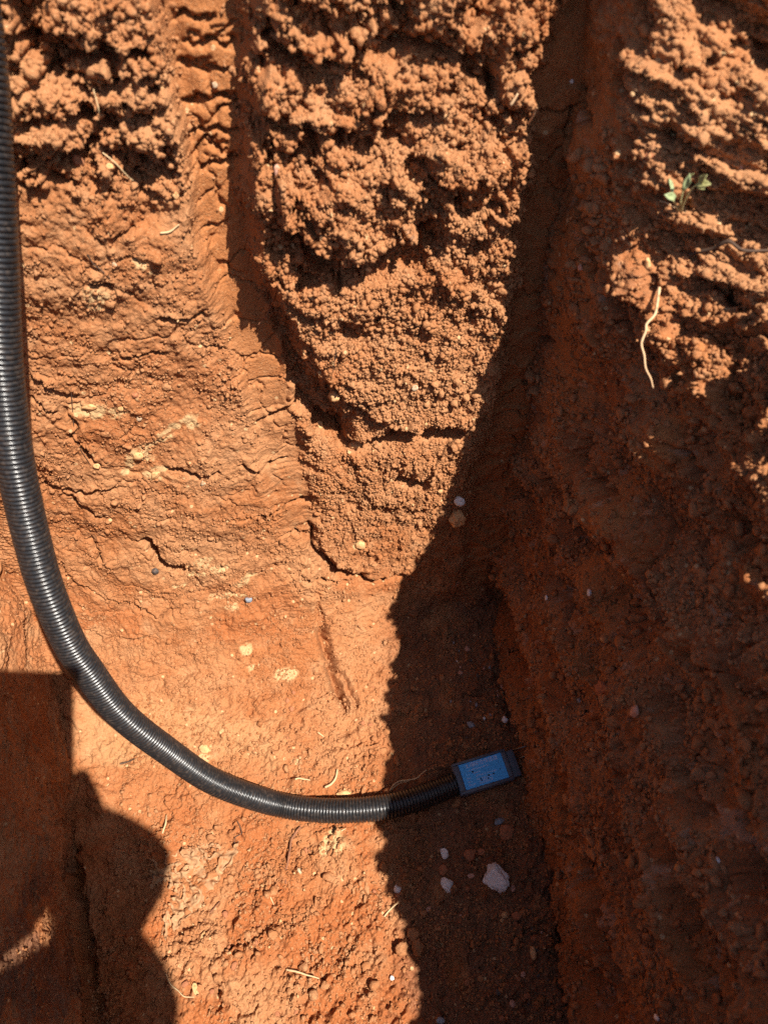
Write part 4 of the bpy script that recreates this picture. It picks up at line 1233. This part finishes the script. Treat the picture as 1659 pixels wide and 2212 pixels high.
def leaf_mesh(p0, p1, w, curl, nrm):
    ax = (p1 - p0); L = ax.length; ax.normalize()
    sd_ = ax.cross(nrm).normalized(); up = sd_.cross(ax).normalized()
    vs, fs = [], []
    nx, ny = 14, 6
    for i in range(nx + 1):
        t = i / nx; ww = w * (math.sin(math.pi * min(1, t * .93 + .05)) ** .75) * (1 - .25 * t)
        for j in range(ny + 1):
            s = (j / ny - .5) * 2
            z = curl * L * (t * (1 - t) * 1.6) + abs(s) * ww * .45 + .12 * w * math.sin(t * 9 + s * 2)
            vs.append(p0 + ax * (t * L) + sd_ * (s * ww) + up * z)
    for i in range(nx):
        for j in range(ny):
            a = i * (ny + 1) + j; fs.append((a, a + 1, a + ny + 2, a + ny + 1))
    return vs, fs
cam_n = (Vector((0, 0, CAM_H)) - pb).normalized()
for a, b, w, mt, tilt in (((1458, 428, .965), (1430, 420, .95), 11, LG, (.2, .1, .1)), ((1474, 412, .955), (1492, 368, .93), 10, LG, (.3, 0, 0)),
                          ((1503, 398, .94), (1541, 398, .925), 11, LY, (.1, .2, .3)), ((1508, 396, .94), (1530, 374, .92), 10, LY, (-.3, .1, .2)),
                          ((1506, 398, .94), (1524, 412, .93), 8, LY, (.1, -.3, .1)), ((1452, 418, .97), (1443, 378, .97), 6, LG, (.6, .2, 0)),
                          ((1482, 390, .95), (1500, 372, .93), 7, LY, (.1, .5, .2))):
    v, f = leaf_mesh(sp_pt(*a), sp_pt(*a).lerp(sp_pt(*b), .85), w * kk * .78, .12, (cam_n + Vector(tilt)).normalized())
    lo = part('leaf', v, f, mt)
    ml = lo.modifiers.new('thickness', 'SOLIDIFY'); ml.thickness = .0004

# ---------------------------------------------------------------- photographer at the rim: out of the frame, seen by the shadow of arm and phone
CLOTH = simple_mat('dark_blue_jacket', (.03, .035, .05), .85, .2, .2, 60, .3, .001)
TROUS = simple_mat('grey_trousers', (.06, .055, .05), .9, .2, .2, 60, .3, .001)
SKIN = simple_mat('skin', (.40, .22, .14), .55, .4, .1, 60, .1, .001)
HAIR = simple_mat('black_hair', (.012, .010, .009), .6, .3, .3, 200, .3, .001)
SHOE = simple_mat('dark_shoe', (.03, .025, .02), .7, .3, .2, 60, .2, .001)
cm = cam.rotation_euler.to_matrix()
def cam_pt(x, y, z): return Vector((0, 0, CAM_H)) + cm @ Vector((x, y, z))
bm = bmesh.new(); box_bm(bm, -.0435, .0435, -.0735, .0735, -.004, .004, .0035)
phone = bm_obj('phone', bm, simple_mat('phone_glass', (.015, .015, .017), .2, .5, .1, 20, 0))
phone.location = cam_pt(.021 - .0435, .018 - .0735, .0095)
phone.rotation_euler = cam.rotation_euler
tag(phone, 'black phone held over the pit by the crouching photographer', 'phone')

def sh_pt(px, py, z):
    Q = at_z(px, py, 0.0)
    return Q - SUN_TO * (z / -SUN_TO.z)

GZ = .75
J, E, RAD = [], [], []
def jn(p, r, parent=None):
    J.append(tuple(p)); RAD.append(r)
    if parent is not None: E.append((parent, len(J) - 1))
    return len(J) - 1
pel = jn((.06, -.92, 1.06), .135)
sp1 = jn((.06, -.86, 1.22), .125, pel); sp2 = jn((.06, -.76, 1.38), .135, sp1); nk0 = jn((.06, -.66, 1.52), .085, sp2)
nk1 = jn((.06, -.63, 1.58), .052, nk0); hd0 = jn((.06, -.59, 1.645), .075, nk1); hd1 = jn((.06, -.575, 1.71), .088, hd0); hd2 = jn((.06, -.585, 1.765), .07, hd1)
ns = jn((.06, -.492, 1.68), .012, hd1)
# right arm: its joints lie on sun rays through the shadow seen in the photo
sh_r = jn(sh_pt(-70, 2110, 1.46), .095, nk0); el_r = jn(sh_pt(268, 2225, 1.15), .070, sh_r); wr_r = jn(sh_pt(212, 2000, 1.0), .036, el_r); hm_r = jn(sh_pt(246, 1872, .975), .082, wr_r); pa_r = jn(sh_pt(222, 1806, .962), .040, hm_r)
pr = Vector(J[pa_r])
fingers = (((214, 1768), (196, 1726), (172, 1690), .934), ((206, 1760), (192, 1712), (172, 1664), .932), ((180, 1800), (150, 1752), (120, 1720), .930), ((190, 1812), (150, 1776), (112, 1748), .930))
for q0, q1, q2, zf in fingers:
    a = jn(sh_pt(*q0, .96), .0125, pa_r); b = jn(sh_pt(*q1, zf + .012), .0115, a); jn(sh_pt(*q2, zf), .0095, b)
th = jn(pr.lerp(cam_pt(-.01, -.10, .02), .5) + Vector((0, 0, .02)), .011, pa_r); jn(cam_pt(-.005, -.09, .022), .009, th)
# left arm
sh_l = jn((-.13, -.70, 1.46), .062, nk0); el_l = jn(sh_pt(-330, 1990, 1.18), .072, sh_l); wr_l = jn(sh_pt(-20, 1815, 1.0), .060, el_l)
hm_l = jn(sh_pt(80, 1812, .965), .066, wr_l); pa_l = jn(sh_pt(70, 1765, .945), .040, hm_l); pl_ = Vector(J[pa_l])
for k in range(4):
    tp = cam_pt(-.058, -.13 + .022 * k, .006)
    a = jn(pl_.lerp(tp, .6) + Vector((-.012, .012, -.004 + .006 * k)), .009, pa_l); jn(tp, .0078, a)
th = jn(cam_pt(-.045, -.09, .026), .011, pa_l); jn(cam_pt(-.028, -.07, .022), .009, th)
# crouching legs
for s in (-1, 1):
    hp_ = jn((.06 + s * .09, -.90, 1.02), .095, pel); kn = jn((.06 + s * .17, -.64, 1.16), .062, hp_)
    an = jn((.06 + s * .15, -.82, GZ + .09), .042, kn); to = jn((.06 + s * .17, -.70, GZ + .045), .036, an)
me = bpy.data.meshes.new('person'); me.from_pydata(J, E, [])
person = bpy.data.objects.new('person', me); COL.objects.link(person)
sk = person.modifiers.new('skin', 'SKIN')
for i, v in enumerate(me.skin_vertices[0].data): v.radius = (RAD[i], RAD[i])
me.skin_vertices[0].data[0].use_root = True
ss = person.modifiers.new('sub', 'SUBSURF'); ss.levels = 2; ss.render_levels = 2
dg = bpy.context.evaluated_depsgraph_get()
me2 = bpy.data.meshes.new_from_object(person.evaluated_get(dg))
person.modifiers.clear(); person.data = me2
me2.materials.clear()
for m_ in (CLOTH, TROUS, SKIN, HAIR, SHOE): me2.materials.append(m_)
wr, wl = Vector(J[wr_r]), Vector(J[wr_l])
for p in me2.polygons:
    c = p.center; mi = 0
    if c.z > 1.555 and c.y > -.75: mi = 3 if (c.z > 1.73 or c.y < -.62) else 2
    elif c.y > min(wr.y, wl.y) and (c.z < wr.z + .01 and c.y > wr.y - .0 and c.x > 0 or c.z < wl.z + .01 and c.x <= 0): mi = 2
    elif c.z < GZ + .10: mi = 4
    elif c.z < 1.14 and c.y < -.5: mi = 1
    p.material_index = mi; p.use_smooth = True
tag(person, 'person in a dark jacket casting the arm shadow at lower left', 'person')
